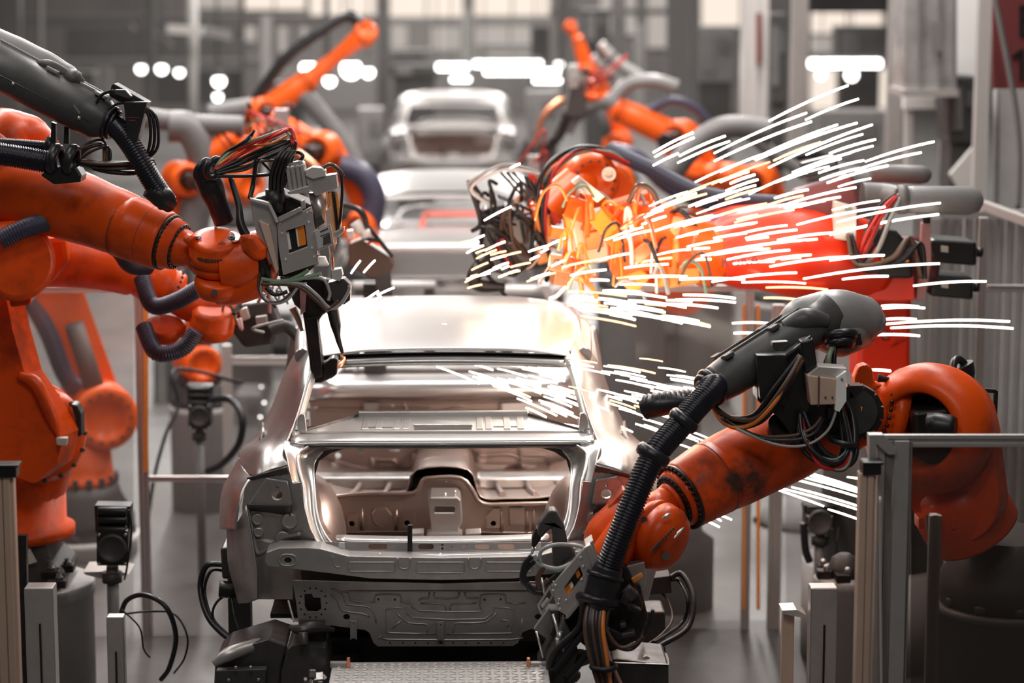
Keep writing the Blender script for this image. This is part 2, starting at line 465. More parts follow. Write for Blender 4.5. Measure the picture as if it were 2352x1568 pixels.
# hanging tube lamps
def tube_lamp(x0, x1, y, Y, h, label):
    t = thing('tube_lamp', label, 'lamp', P((x0 + x1) / 2, y, Y), 'tube lamps hanging over the far line')
    a, b_ = P(x0, y, Y), P(x1, y, Y)
    MB().cyl(a, b_, m(h / 2, Y), n=12).build('tube', 'tube_light', t)
    MB().bar(a + V((0, 0, m(h * .7, Y))), b_ + V((0, 0, m(h * .7, Y))), .12, .06).build('reflector', 'girder_mid', t)
    for p in (a, b_): MB().cyl(p + V((0, 0, m(h * .7, Y))), V((p.x, p.y, 4.62)), .008, n=6).build('hanger', 'girder', t)
for a in ((1088, 1244, 146, 36, 15, 'upper of the two long white tube lamps beyond the farthest car body'), (1113, 1284, 164, 34, 14, 'lower and nearer of the two long white tube lamps beyond the farthest car body'),
          (1004, 1074, 153, 37, 16, 'short white tube lamp above the left side of the farthest car body'), (1036, 1080, 181, 32, 12, 'short white tube lamp just over the roof of the farthest car body'),
          (1226, 1288, 184, 31, 12, 'short tube lamp right of the farthest car roof, below the two long ones'), (1860, 2022, 145, 38, 18, 'wide white tube lamp seen between the columns at right')):
    tube_lamp(*a)
for Y_ in range(31, 39):
    tn[0] += 1
    struct(MB().box((0, Y_, 4.68), (22, .12, .14)), 'trim_%d' % tn[0], 'girder')
def bulb(x, y, r, Y, label):
    t = thing('work_lamp', label, 'lamp', P(x, y, Y), 'round work lamps in the distance')
    if y > 600:
        MB().sphere(P(x, y, Y), m(r, Y), 14).build('bulb', 'tube_light', t); p = P(x, y, Y); MB().cyl(V((p.x, p.y, 0)), p, .01, n=6).build('stem', 'girder', t); return
    MB().sphere(P(x, y, Y), m(r, Y), 14).build('bulb', 'tube_light', t)
    MB().lathe(P(x, y - r * .6, Y), Z, [(0, m(r * .9, Y)), (.06, m(r * .5, Y)), (.12, .03)], 12).build('lamp_shade', 'girder', t)
    p = P(x, y, Y); MB().cyl(p + V((0, 0, m(r * .6, Y) + .1)), V((p.x, p.y, 4.62)), .01, n=6).build('cord', 'girder', t)
for a in ((324, 158, 10, 38, 'round work lamp farthest left among the beams'), (371, 158, 11, 38, 'round work lamp right beside the leftmost one'), (503, 186, 13, 34, 'work lamp above the coiled grey tubes, right of the pale post'),
          (708, 156, 17, 34, 'work lamp left of the steep far orange arm'), (806, 158, 22, 34, 'large bright work lamp right of the steep far orange arm'), (846, 166, 12, 34.6, 'smaller lamp touching the large one right of the far arm'),
          (412, 166, 9, 38, 'faint work lamp just left of the pale post'), (757, 186, 12, 33, 'work lamp under the steep far orange arm'), (1284, 148, 8, 36, 'small round lamp right of the long tube lamps'), (1318, 172, 9, 34, 'small round lamp near the far right robots'),
          (598, 958, 3, 17, 'lowest small point lamp left of the car pillar'), (607, 925, 3, 17.4, 'small point lamp just above the lowest one, left of the car pillar'), (600, 889, 2.5, 18, 'topmost of the three point lamps left of the car pillar'),
          (500, 222, 9, 34.6, 'dim lamp below the one above the coiled grey tubes'), (1886, 172, 9, 37, 'small lamp below the wide tube lamp at right'), (1956, 172, 13, 37, 'round bright lamp below the wide tube lamp at right')):
    bulb(*a)
# far machinery
def machine(x0, y0, x1, y1, Y, mt, label, name='machine_cabinet', cat='cabinet'):
    t = thing(name, label, cat, P((x0 + x1) / 2, y1, Y))
    a = rectpx(x0, y0, x1, y1, Y, .5).build('housing', mt, t, bevel=.02)
    zb = P(x0, y1, Y).z; xa_, xb_ = P(x0, y1, Y).x, P(x1, y1, Y).x
    MB().box(((xa_ + xb_) / 2, Y + .25, zb / 2), ((xb_ - xa_) * .8, .4, zb)).build('stand', 'casting', t)
    w_ = x1 - x0; h_ = y1 - y0
    rectpx(x0 + w_ * .12, y0 + h_ * .15, x0 + w_ * .45, y1 - h_ * .2, Y - .03, .03).build('door', 'grey_mid', t)
    rectpx(x0 + w_ * .55, y0 + h_ * .2, x0 + w_ * .85, y0 + h_ * .45, Y - .03, .03).build('panel', 'girder', t)
for a in ((895, 115, 985, 150, 42, 'girder_mid', 'dim machine cabinet left of the pale column behind the farthest car'), (620, 190, 700, 250, 36, 'casting', 'dark cabinet between the work lamps left of centre'),
          (1210, 210, 1290, 330, 30, 'grey_mid', 'grey cabinet right beside the farthest car body'), (820, 250, 880, 380, 31, 'grey_mid', 'grey cabinet left beside the farthest car body'),
          (1340, 20, 1400, 110, 38, 'casting', 'dark cabinet high behind the far right robots'), (1600, 60, 1690, 190, 36, 'grey_mid', 'grey cabinet left of the wide pale column'),
          (1770, 30, 1810, 240, 26, 'casting', 'tall dark rack between the two pale columns at right'), (1920, 60, 2035, 140, 40, 'girder', 'dark machine under the lit window at right'),
          (1880, 255, 2040, 400, 25, 'grey_mid', 'grey blurred machine below the bright window at right'), (100, 165, 215, 260, 34, 'casting', 'dark machine above the left robot housing'),
          (352, 800, 420, 960, 20, 'casting', 'dark cabinet standing on the floor behind the orange-edged left post'), (596, 716, 668, 800, 22, 'grey_mid', 'grey cabinet on the floor left of the nearest roof'),
          (632, 868, 690, 935, 24, 'casting', 'low dark cabinet seen behind the left car pillar'), (540, 905, 600, 985, 19, 'grey_mid', 'grey cabinet behind the pale framed panel at left'),
          (1490, 700, 1560, 850, 20, 'casting', 'dark cabinet under the spark shower, left of the orange-striped post'), (1600, 690, 1690, 800, 22, 'girder_mid', 'brown-grey cabinet between the sparks and the orange-striped post'),
          (1640, 1235, 1700, 1270, 17, 'white_paint', 'small white box on the floor left of the orange-striped post'), (700, 300, 790, 420, 27, 'casting', 'dark cabinet behind the steep far robot and left gun'),
          (380, 1180, 480, 1300, 19, 'grey_mid', 'wide grey box on the floor behind the low left panel'),
          (895, 150, 1010, 178, 37, 'casting', 'low dark machine left over the farthest car roof')):
    machine(*a)

# ------------------------------------------------------------------ right-hand far structures
def post_px(x0, x1, y0, y1, Y, mt, label, name='frame_post', cat='post', group=None, grooves=2, parent=None, strip=None):
    wd = m(x1 - x0, Y)
    t = parent or thing(name, label, cat, P((x0 + x1) / 2, y1, Y), group)
    top = P((x0 + x1) / 2, y0, Y); c = V((top.x, Y, 0)); bot = P((x0 + x1) / 2, y1, Y)
    mb = MB(); n = grooves
    seg = wd / (n * 2 + 1) if n else wd
    zc, hh = (top.z + bot.z) / 2, top.z - bot.z
    mb.box((top.x, Y + wd * .5, zc), (wd, wd * .85, hh))
    for i in range(n + 1):
        mb.box((top.x - wd / 2 + seg * (2 * i + .5), Y + .006, zc), (seg, wd * .3, hh))
    mb.build('profile' if parent is None else 'post', mt, t, bevel=.002)
    if strip: 
        MB().box((top.x + strip[0] * wd, Y - .012, zc), (wd * strip[1], .012, hh)).build('edge_strip', strip[2], t)
    return t
t = post_px(1708, 1766, -30, 300, 24, 'alu_bright', 'widest pale aluminium column, with a red strip, right of centre', 'column', 'column')
rectpx(1738, 30, 1750, 146, 23.9, .05).build('red_strip', 'maroon', t, label='dark red strip')
post_px(1822, 1858, -30, 330, 22, 'alu', 'grey grooved column right of the pale column with the red strip', 'column', 'column')
post_px(2046, 2078, -30, 440, 20, 'alu', 'grey grooved column left of the translucent cabinet', 'column', 'column')
MB().bar(P(1858, 8, 21), P(2046, 8, 21), .12, .14).build('crossbeam', 'black', label='dark beam across the top between two grey columns', cat='beam')
t = thing('fume_hood', 'grey translucent hood hanging at the top right', 'hood', P(2138, 222, 17.6))
rectpx(2078, -30, 2198, 214, 17.6, .5).build('curtain', 'curtain', t)
rectpx(2074, 206, 2202, 222, 17.5, .6).build('rim', 'alu', t)
for x in (2110, 2156, 2190): rectpx(x, -30, x + 5, 208, 17.55, .03).build('rib', 'grey_mid', t)
rectpx(2142, 50, 2164, 118, 17.5, .04).build('plate', 'grey_mid', t)
t = thing('portal_frame', 'white steel frame standing under the translucent hood', 'frame', P(2130, 440, 18.4))
for x in (2082, 2164): rectpx(x, 224, x + 15, 450, 18.4, .12).build('post', 'alu_bright', t)
rectpx(2078, 222, 2180, 250, 18.35, .12).build('crossbar', 'white_paint', t)
rectpx(2150, 224, 2162, 240, 18.3, .05).build('switch', 'casting', t)
t = post_px(2250, 2280, -30, 500, 17, 'alu_bright', 'pale column beside the dark red sign', 'column', 'column')
machine(2180, 176, 2250, 330, 17.8, 'casting', 'dark cabinet behind the pale column by the red sign')
MB().pp([(2182, 400), (2235, 338), (2252, 345), (2252, 430), (2200, 430)], 17.3, .05).box((P(2225, 430, 17.33).x, 17.33, P(2225, 425, 17.33).z / 2), (.06, .04, P(2225, 425, 17.33).z)).build('deflector_plate', 'alu_bright', label='pale bent plate below the dark cabinet at right', cat='plate')
rectpx(2196, -30, 2250, 174, 18.6, .05).build('wall_panel', 'white_paint', label='bright pale panel right of the translucent hood', cat='panel')
t = thing('warning_sign', 'dark red sign with black lettering in the top right corner', 'sign', P(2330, 204, 15.5))
rectpx(2280, -40, 2400, 204, 15.5, .03).build('board', 'maroon', t)
lt = MB()
for q in ([(2342, 12), (2352, 12), (2352, 82), (2342, 82)], [(2350, 12), (2378, 12), (2378, 22), (2350, 22)], [(2350, 42), (2378, 42), (2378, 52), (2350, 52)], [(2350, 72), (2378, 72), (2378, 82), (2350, 82)],
          [(2324, 128), (2346, 112), (2352, 112), (2352, 182), (2342, 182), (2342, 126), (2330, 136)], [(2360, 112), (2378, 112), (2378, 182), (2360, 182)]):
    lt.pp(q, 15.48, .03)
lt.build('lettering', 'black', t)
MB().tube(PP([(2283, -10, 15.2), (2300, 70, 15.2), (2330, 230, 15.2), (2341, 350, 15.2), (2338, 480, 15.2)]), .02, 8).build('conduit_pipe', 'grey_mid', label='thin grey pipe bending down in front of the red sign', cat='pipe')
MB().tube([P(2288, 206, 16.0), P(2286, 480, 16.0), V((P(2286, 480, 16.0).x, 16.0, 0))], .02, 8, 2).build('conduit_pipe', 'grey_mid', label='straight thin pipe running down below the red sign', cat='pipe')
rectpx(2284, 205, 2400, 500, 17.9, .05).build('wall_panel', 'pedestal', label='large grey panel below the dark red sign', cat='panel')

# ------------------------------------------------------------------ corrugated screens at right
t = thing('screen_wall', 'grey screen of vertical strips behind the right robots', 'screen', P(2200, 1010, 14.6))
b = MB()
for i in range(26):
    x = 2095 + i * 12; b.box((P(x, 700, 14.6).x, 14.6 + .02 * (i % 2), (P(x, 492, 14.6).z + .05) / 2), (.027, .02, P(x, 492, 14.6).z - .05))
b.build('strips', 'pedestal', t)
MB().bar(P(2100, 492, 14.55), P(2420, 492, 14.55), .06, .05).build('top_rail', 'alu', t)
MB().bar(P(2256, 470, 14.0), P(2420, 530, 12.5), .05, .05).build('side_rail', 'alu', t)
MB().bar(P(2150, 500, 14.5), V((P(2150, 500, 14.5).x, 14.5, 0)), .05, .05).build('post', 'alu', t)

# ================================================================== CAR BODIES
XC = -.075
def build_car():
    root = thing('car_body', '', 'car', (XC, 9.6, .6))
    def two(mb, name, mt, **k):
        mb.build(name, mt, root, **k); mb.mirror(XC).build(name, mt, root, **k)
    def both(mb, name, mt, **k):
        mb.snap(XC); return mb.join(mb.mirror(XC)).build(name, mt, root, **k)
    # roof skin
    rows = []
    for Y, wd, zc in ((10.45, .615, 2.005), (10.7, .635, 2.045), (11.2, .645, 2.085), (11.7, .63, 2.075), (12.0, .60, 2.03), (12.12, .585, 1.995)):
        rows.append([(XC + wd * s, Y + (.03 * s * s if Y < 10.5 else 0), zc - .022 * s * s - .03 * abs(s) ** 8) for s in (-1, -.92, -.6, -.3, 0, .3, .6, .92, 1)])
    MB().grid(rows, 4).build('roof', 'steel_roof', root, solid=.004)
    # header under the roof edge
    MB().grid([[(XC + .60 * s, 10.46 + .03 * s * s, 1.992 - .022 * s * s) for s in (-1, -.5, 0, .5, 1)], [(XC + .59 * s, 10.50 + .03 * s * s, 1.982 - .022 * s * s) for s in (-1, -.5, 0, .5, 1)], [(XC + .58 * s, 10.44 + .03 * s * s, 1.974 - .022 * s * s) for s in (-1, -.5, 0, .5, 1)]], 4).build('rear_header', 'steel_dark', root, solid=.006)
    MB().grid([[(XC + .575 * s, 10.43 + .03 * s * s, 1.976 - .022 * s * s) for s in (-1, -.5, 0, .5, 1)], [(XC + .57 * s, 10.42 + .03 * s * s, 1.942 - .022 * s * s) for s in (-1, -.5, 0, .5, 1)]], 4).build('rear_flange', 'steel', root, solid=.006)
    MB().sphere((XC, 10.85, 2.062), .012, 10, (1.2, 1.2, .3)).build('roof_stud', 'steel_bright', root)
    MB().grid([[(XC + .585 * s, 12.1, 1.99 - .02 * s * s) for s in (-1, 0, 1)], [(XC + .6 * s, 12.2, 1.93 - .02 * s * s) for s in (-1, 0, 1)]], 3).build('front_header', 'steel', root, solid=.02)
    # quarter panel with C pillar
    q = MB().grid([PP(r) for r in (
        [(706, 764, 10.9), (712, 772, 10.75), (720, 786, 10.6), (728, 808, 10.47)],
        [(688, 796, 10.85), (697, 800, 10.66), (710, 812, 10.5), (722, 824, 10.45)],
        [(656, 852, 10.75), (672, 858, 10.48), (690, 866, 10.3), (706, 880, 10.22)],
        [(622, 940, 10.7), (640, 946, 10.38), (662, 952, 10.15), (682, 958, 10.02)],
        [(590, 998, 10.8), (612, 1003, 10.2), (640, 1004, 9.98), (664, 1006, 9.9)],
        [(551, 1034, 10.5), (588, 1034, 9.95), (625, 1036, 9.83), (652, 1038, 9.8)],
        [(549, 1052, 10.25), (583, 1070, 9.78), (622, 1064, 9.72), (654, 1055, 9.73)],
        [(552, 1064, 10.1), (581, 1092, 9.72), (622, 1078, 9.68), (664, 1066, 9.70)])], 5)
    two(q, 'quarter_panel', 'steel', solid=.004)
    q = MB().grid([PP(r) for r in (
        [(550, 1050, 10.25), (562, 1076, 9.95), (582, 1094, 9.73)],
        [(514, 1118, 10.3), (534, 1112, 9.85), (563, 1118, 9.66)],
        [(506, 1165, 10.3), (522, 1165, 9.8), (549, 1165, 9.6)],
        [(505, 1214, 10.3), (516, 1216, 9.8), (541, 1218, 9.6)])], 5)
    two(q, 'bumper_corner', 'steel', solid=.005)
    q = MB().grid([PP(r) for r in (
        [(521, 1212, 10.0), (545, 1200, 9.66), (566, 1160, 9.56)],
        [(524, 1290, 10.0), (556, 1295, 9.66), (588, 1296, 9.5)],
        [(536, 1340, 10.0), (562, 1350, 9.66), (590, 1345, 9.48)],
        [(548, 1385, 10.0), (568, 1384, 9.7), (590, 1377, 9.47)])], 4)
    two(q, 'side_closing_panel', 'steel_tail', solid=.004)
    # tail lamp recess
    def Yt(x): return 9.47 + max(0, 690 - x) / 180 * .16
    def TP(pts, o=0): return [P(x, y, Yt(x) + o) for x, y in pts]
    out = [(581, 1098), (624, 1084), (662, 1070), (672, 1110), (690, 1108), (700, 1170), (712, 1215), (738, 1256), (676, 1262), (672, 1336), (672, 1376), (588, 1376), (584, 1300), (560, 1230), (556, 1165), (562, 1120)]
    b = MB().prism(TP(out), (0, .005, 0), [TP(circ(637, 1138, 13, 14, 11)), TP(circ(637, 1119, 3.5, 10))])
    two(b, 'tail_panel', 'steel_tail')
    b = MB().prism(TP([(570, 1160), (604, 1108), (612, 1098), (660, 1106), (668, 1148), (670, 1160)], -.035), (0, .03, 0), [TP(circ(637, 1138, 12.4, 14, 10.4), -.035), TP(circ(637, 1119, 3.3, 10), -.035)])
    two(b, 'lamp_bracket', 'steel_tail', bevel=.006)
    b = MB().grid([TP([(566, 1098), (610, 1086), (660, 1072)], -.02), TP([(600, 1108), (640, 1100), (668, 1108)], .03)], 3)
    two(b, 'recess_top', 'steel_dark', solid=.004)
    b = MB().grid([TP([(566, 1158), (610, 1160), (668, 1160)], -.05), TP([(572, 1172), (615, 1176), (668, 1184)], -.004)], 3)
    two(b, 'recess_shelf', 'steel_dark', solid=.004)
    b = MB()
    for x, y, r in ((592, 1192, 13), (665, 1196, 17.5), (650, 1236, 16.5), (594, 1222, 11)):
        c = P(x, y, Yt(x)); b.lathe(c + V((0, .004, 0)), (0, -1, 0), [(0, m(r + 3, 9.5)), (.010, m(r + 1, 9.5)), (.014, m(r - 2, 9.5)), (.010, m(r - 4, 9.5))], 20)
    b.tube(TP([(570, 1170), (580, 1215), (588, 1262), (600, 1270), (640, 1240), (690, 1225)], -.002), .008, 8)
    two(b, 'embossing', 'steel_tail')
    # rain channel round the boot opening
    o_ = [(1016, 1020, 9.90), (900, 1020, 9.90), (760, 1020, 9.90), (708, 1024, 9.88), (684, 1044, 9.82), (686, 1075, 9.74), (697, 1112, 9.66), (701, 1165, 9.58), (713, 1212, 9.51), (738, 1254, 9.46), (775, 1272, 9.43), (900, 1275, 9.42), (1016, 1276, 9.42)]
    i_ = [(1016, 1030, 9.93), (900, 1030, 9.93), (775, 1030, 9.93), (740, 1037, 9.92), (722, 1060, 9.88), (720, 1085, 9.8), (722, 1118, 9.72), (726, 1166, 9.64), (736, 1206, 9.57), (758, 1242, 9.50), (790, 1262, 9.46), (900, 1267, 9.45), (1016, 1268, 9.45)]
    oo, ii = PP(o_), PP(i_)
    mid = [a.lerp(c, .5) + V((0, .02, -.004)) for a, c in zip(oo, ii)]
    lip = [a.lerp(c, .1) + V((0, -.012, .004)) for a, c in zip(oo, ii)]
    both(MB().grid([oo, lip, mid, ii], 3), 'boot_channel', 'steel', solid=.003)
    both(MB().tube([p + V((0, -.01, 0)) for p in oo[3:11]], .006, 8, 5).tube([p for p in ii[3:]], .005, 8, 5), 'seal_flange', 'steel_bright')
    # inner dark gussets at the upper corners
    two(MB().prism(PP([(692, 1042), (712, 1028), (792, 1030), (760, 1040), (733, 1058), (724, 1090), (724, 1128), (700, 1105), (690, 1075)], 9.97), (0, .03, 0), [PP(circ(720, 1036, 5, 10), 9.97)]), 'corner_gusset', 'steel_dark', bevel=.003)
    # fender return between channel and quarter
    two(MB().grid([PP(r) for r in ([(654, 1012, 9.87), (680, 1016, 9.9), (708, 1022, 9.89)], [(652, 1030, 9.8), (668, 1030, 9.83), (690, 1040, 9.83)], [(660, 1060, 9.71), (672, 1065, 9.74), (686, 1075, 9.75)], [(668, 1112, 9.6), (680, 1112, 9.64), (696, 1112, 9.67)])], 4), 'channel_corner', 'steel_bright', solid=.004)
    # deck bar
    rows = []
    for y, Y in ((996, 10.0), (1004, 9.94), (1012, 9.9), (1020, 9.89), (1029, 9.93)):
        rows.append(PP([(668, y + 2, Y - .03), (760, y, Y), (900, y - .5, Y + .01), (1016, y - 1, Y + .01)]))
    both(MB().grid(rows, 3), 'deck_bar', 'steel_bright', solid=.004)
    both(MB().tube(PP([(700, 1023.5, 9.875), (900, 1023, 9.88), (1016, 1023, 9.88)]), .008, 8), 'deck_groove', 'steel_dark')
    # rear window flange
    two(MB().grid([PP(r) for r in ([(724, 816, 10.44), (738, 824, 10.47)], [(708, 870, 10.25), (722, 874, 10.28)], [(688, 940, 10.07), (702, 942, 10.1)], [(673, 985, 9.98), (690, 992, 10.0)], [(670, 1000, 9.95), (690, 1002, 9.98)])], 5, 3), 'window_flange', 'alu_bright', solid=.008)
    b = MB()
    for i in range(14):
        t_ = i / 13; p = P(728 - 48 * t_, 828 + 160 * t_, 10.4 - .42 * t_); b.box(p, (.012, .004, .004))
    two(b, 'weld_spots', 'steel_dark')
    two(MB().pp([(684, 958), (692, 950), (700, 952), (704, 990), (696, 1000), (682, 1000)], 10.0, .02), 'corner_tab', 'steel_bright', bevel=.003)
    # parcel shelf
    b = MB().prism([(XC - .60, 10.0, 1.722), (XC + .60, 10.0, 1.722), (XC + .37, 10.36, 1.722), (XC - .37, 10.36, 1.722)], (0, 0, -.012),
                   [[(XC - .125, 10.03, 1.722), (XC + .125, 10.03, 1.722), (XC + .125, 10.09, 1.722), (XC - .125, 10.09, 1.722)], [(XC - .12, 10.14, 1.722), (XC + .12, 10.14, 1.722), (XC + .12, 10.18, 1.722), (XC - .12, 10.18, 1.722)],
                    [(XC - .33, 10.08, 1.722), (XC - .22, 10.08, 1.722), (XC - .22, 10.11, 1.722), (XC - .33, 10.11, 1.722)], [(XC + .22, 10.08, 1.722), (XC + .33, 10.08, 1.722), (XC + .33, 10.11, 1.722), (XC + .22, 10.11, 1.722)]])
    b.build('parcel_shelf', 'steel_bright', root)
    b = MB()
    for s in (-1, 1):
        for x in (.16, .2, .28, .34): b.box((XC + s * x, 10.17, 1.724), (.03, .26, .008))
    b.box((XC, 10.355, 1.73), (.76, .025, .03)); b.box((XC, 10.11, 1.728), (.26, .02, .012))
    b.build('shelf_rib', 'steel', root, bevel=.004)
    two(MB().prism([(XC - .60, 10.01, 1.73), (XC - .37, 10.36, 1.735), (XC - .42, 10.37, 1.70), (XC - .64, 10.2, 1.70)], (0, 0, -.02)), 'shelf_side', 'steel_dark')
    # side inner walls of the cabin and wheel houses
    two(MB().grid([[(XC - .60, 10.3, 1.72), (XC - .68, 11.0, 1.55), (XC - .72, 12.0, 1.5)], [(XC - .64, 10.3, 1.4), (XC - .72, 11.0, 1.3), (XC - .74, 12.0, 1.2)], [(XC - .66, 10.3, 1.05), (XC - .74, 11.0, .95), (XC - .74, 12.0, .9)]], 3), 'inner_side', 'steel_inner', solid=.01)
    two(MB().sphere((XC - .62, 10.35, 1.12), .30, 24, (.62, 1.1, 1.15)), 'wheel_house', 'steel_inner')
    two(MB().grid([PP(r) for r in ([(706, 1100, 9.8), (722, 1098, 10.1)], [(712, 1150, 9.72), (735, 1150, 10.1)], [(722, 1195, 9.65), (742, 1196, 10.1)], [(735, 1225, 9.6), (760, 1226, 10.1)])], 4), 'boot_side', 'steel_inner', solid=.004)
    # kick panel across the boot
    Y = 10.8
    out = [(728, 1252), (728, 1152), (765, 1138), (850, 1131), (950, 1129), (966, 1104), (984, 1094), (1058, 1094), (1084, 1122), (1104, 1148), (1120, 1154), (1300, 1150), (1312, 1170), (1312, 1252)]
    MB().pp(out, Y, .01, [circ(808, 1203, 6.5), circ(935, 1201, 6.5), circ(1133, 1202, 6.5)]).build('kick_panel', 'steel_inner', root)
    b = MB()
    def bead(pts, Y, r=.006, sub=3): b.tube([P(x, y, Y) for x, y in pts], r, 8, sub)
    oc = [(852, 1180), (862, 1166), (888, 1166), (900, 1182), (898, 1200), (884, 1212), (872, 1213), (856, 1202), (852, 1180)]
    for pl in (oc[:-1], [(796, 1213), (795, 1188), (803, 1179), (822, 1179), (822, 1213)], [(924, 1213), (923, 1180), (930, 1171), (952, 1171), (952, 1213)], [(1119, 1213), (1117, 1184), (1132, 1167), (1148, 1167), (1148, 1213)], [(1170, 1208), (1168, 1164), (1204, 1164), (1206, 1208)]):
        hs = [PP(circ(hx, hy, 6.5), Y - .012) for hx, hy in ((808, 1203), (935, 1201), (1133, 1202)) if min(p[0] for p in pl) < hx < max(p[0] for p in pl)]
        b2 = MB().prism(PP(pl, Y - .012), (0, .02, 0), hs); b2.build('raised_pad', 'steel_inner', root, bevel=.006)
    bead([(735, 1226), (800, 1222), (960, 1220)], Y, .007); bead([(1095, 1222), (1200, 1224), (1290, 1224)], Y, .007)
    for x in (832, 911, 1152, 1211, 1226): b.tube([P(x, 1168, Y), P(x, 1216, Y)], [.003, .012], 8, 4)
    bead([(732, 1156), (766, 1141), (850, 1134), (950, 1132), (968, 1106), (986, 1097), (1058, 1097), (1086, 1126), (1108, 1156), (1180, 1157), (1300, 1154)], Y - .01, .010)
    b.build('embossing', 'steel_inner', root)
    # rear seat pan, tunnel and front floor
    rows = []
    for YY, z in ((10.8, 1.25), (11.1, 1.19), (11.6, 1.10), (12.1, 1.03), (12.68, .99)):
        rows.append([(XC + x, YY, z + dz) for x, dz in ((-.72, .06), (-.5, .0), (-.3, -.01), (-.19, .0), (-.13, .13), (.11, .13), (.17, .0), (.3, -.01), (.5, 0), (.72, .06))])
    MB().grid(rows, 4).build('floor_pan', 'steel_inner', root, solid=.006)
    b = MB()
    for xx in (-.62, -.46, -.3, .28, .44, .6): b.tube([(XC + xx, 11.05, 1.2), (XC + xx * .97, 11.5, 1.125), (XC + xx * .95, 12.3, 1.02)], .016, 8, 4)
    b.build('floor_rib', 'steel_inner', root)
    two(MB().bar((XC - .72, 11.9, 1.085), (XC - .16, 11.9, 1.085), .14, .07), 'seat_crossmember', 'steel', bevel=.015)
    # firewall with pressings
    Y = 12.7
    MB().prism([(XC - .75, Y, .9), (XC + .75, Y, .9), (XC + .75, Y, 1.5), (XC - .75, Y, 1.5)], (0, .012, 0),
               [PP(rrect(1026, 1036, 66, 14, 5), Y), PP(rrect(906, 1029, 24, 12, 3), Y), PP(circ(776, 1046, 7, 10), Y), PP(circ(829, 1033, 7, 10), Y), PP(circ(822, 948, 5, 10), Y), PP(circ(902, 934, 5, 10), Y)]).build('firewall', 'steel_inner', root)
    b = MB()
    for pts, r in (([(965, 1030), (966, 1052), (990, 1060), (1078, 1060), (1088, 1050), (1090, 1030)], .014), ([(860, 1070), (862, 1055), (880, 1056), (905, 1056), (914, 1068)], .016), ([(858, 1050), (858, 1105), (868, 1128), (885, 1136), (932, 1136), (950, 1108), (952, 1040)], .016),
                   ([(1098, 1034), (1104, 1046), (1160, 1042), (1186, 1048), (1192, 1058)], .013), ([(1190, 1030), (1200, 1044), (1250, 1044), (1256, 1056), (1246, 1070), (1200, 1070), (1192, 1058)], .012),
                   ([(950, 1078), (1050, 1076), (1180, 1076)], .02), ([(955, 1068), (1060, 1068), (1190, 1070)], .014), ([(770, 1060), (830, 1074), (850, 1076)], .012),
                   ([(700, 918), (850, 918), (1000, 922), (1150, 920), (1330, 918)], .012), ([(700, 938), (830, 940), (960, 938), (1000, 946), (1050, 938), (1100, 946), (1300, 940)], .012), ([(925, 924), (935, 934), (925, 944), (940, 952)], .014)):
        bead(pts, Y, r)
    b.build('pressing', 'steel_inner', root)
    MB().pp([(832, 924), (872, 924), (870, 938), (852, 950), (836, 940)], 12.64, .02).build('mounting_tab', 'steel', root, bevel=.006)
    MB().pp([(1148, 926), (1300, 920), (1304, 948), (1150, 950)], 12.6, .04).build('cross_panel', 'steel_bright', root, bevel=.01)
    # cowl beam
    b = MB().grid([[(XC + x, 12.72, 1.50) for x in (-.76, 0, .76)], [(XC + x, 12.58, 1.485) for x in (-.76, 0, .76)], [(XC + x, 12.54, 1.44) for x in (-.76, 0, .76)], [(XC + x, 12.56, 1.405) for x in (-.76, 0, .76)]], 3)
    b.build('cowl_beam', 'steel_bright', root, solid=.01)
    MB().bar((XC - .74, 13.3, 1.42), (XC + .74, 13.3, 1.42), .08, .06).build('front_crossmember', 'steel', root, bevel=.01)
    two(MB().bar((XC - .66, 12.7, 1.44), (XC - .60, 13.9, 1.36), .10, .12), 'front_rail', 'steel', bevel=.01)
    two(MB().tube([(XC - .5, 12.75, 1.52), (XC - .46, 13.0, 1.58), (XC - .3, 13.2, 1.6), (XC, 13.25, 1.6)], .015, 8), 'cowl_edge', 'steel')
    # bright tunnel bracket
    b = MB().pp([(982, 1146), (990, 1141), (1050, 1141), (1058, 1150), (1062, 1200), (1054, 1214), (1056, 1238), (984, 1238), (990, 1212), (986, 1190)], 10.55, .2, [rrect(1021, 1169.5, 48, 13, 5)])
    b.build('tunnel_bracket', 'steel_bright', root, bevel=.008)
    MB().pp([(980, 1226), (1062, 1226), (1062, 1236), (980, 1236)], 10.5, .1).build('bracket_foot', 'steel_bright', root, bevel=.004)
    for x, y in ((1022, 1136), (1045, 1131)): MB().cyl(P(x, y + 6, 10.6), P(x, y - 5, 10.6), .006, n=8).build('stud', 'steel_bright', root)
    for x in (955, 1087): MB().pp([(x - 18, 1226), (x + 18, 1224), (x + 18, 1234), (x - 18, 1236)], 10.3, .1).build('seat_bracket', 'steel_bright', root, bevel=.004)
    MB().pp([(690, 1296), (1340, 1296), (1320, 1470), (860, 1478), (840, 1440), (700, 1430)], 9.58, .02).build('gap_shade_sheet', 'steel_dark', root)  # added dark sheet that makes the bumper gap and panel hole read shaded
    MB().box((XC, 10.2, 1.06), (1.2, 1.1, .01)).build('boot_floor', 'steel_inner', root)
    # sill of the boot: bright lip, slotted panel
    both(MB().grid([PP(r) for r in ([(775, 1228, 9.60), (900, 1231, 9.62), (1016, 1231, 9.62)], [(770, 1234, 9.50), (900, 1237, 9.50), (1016, 1238, 9.50)], [(775, 1243, 9.47), (900, 1245, 9.47), (1016, 1246, 9.47)])], 4), 'boot_sill', 'steel_bright', solid=.003)
    Y = 9.455
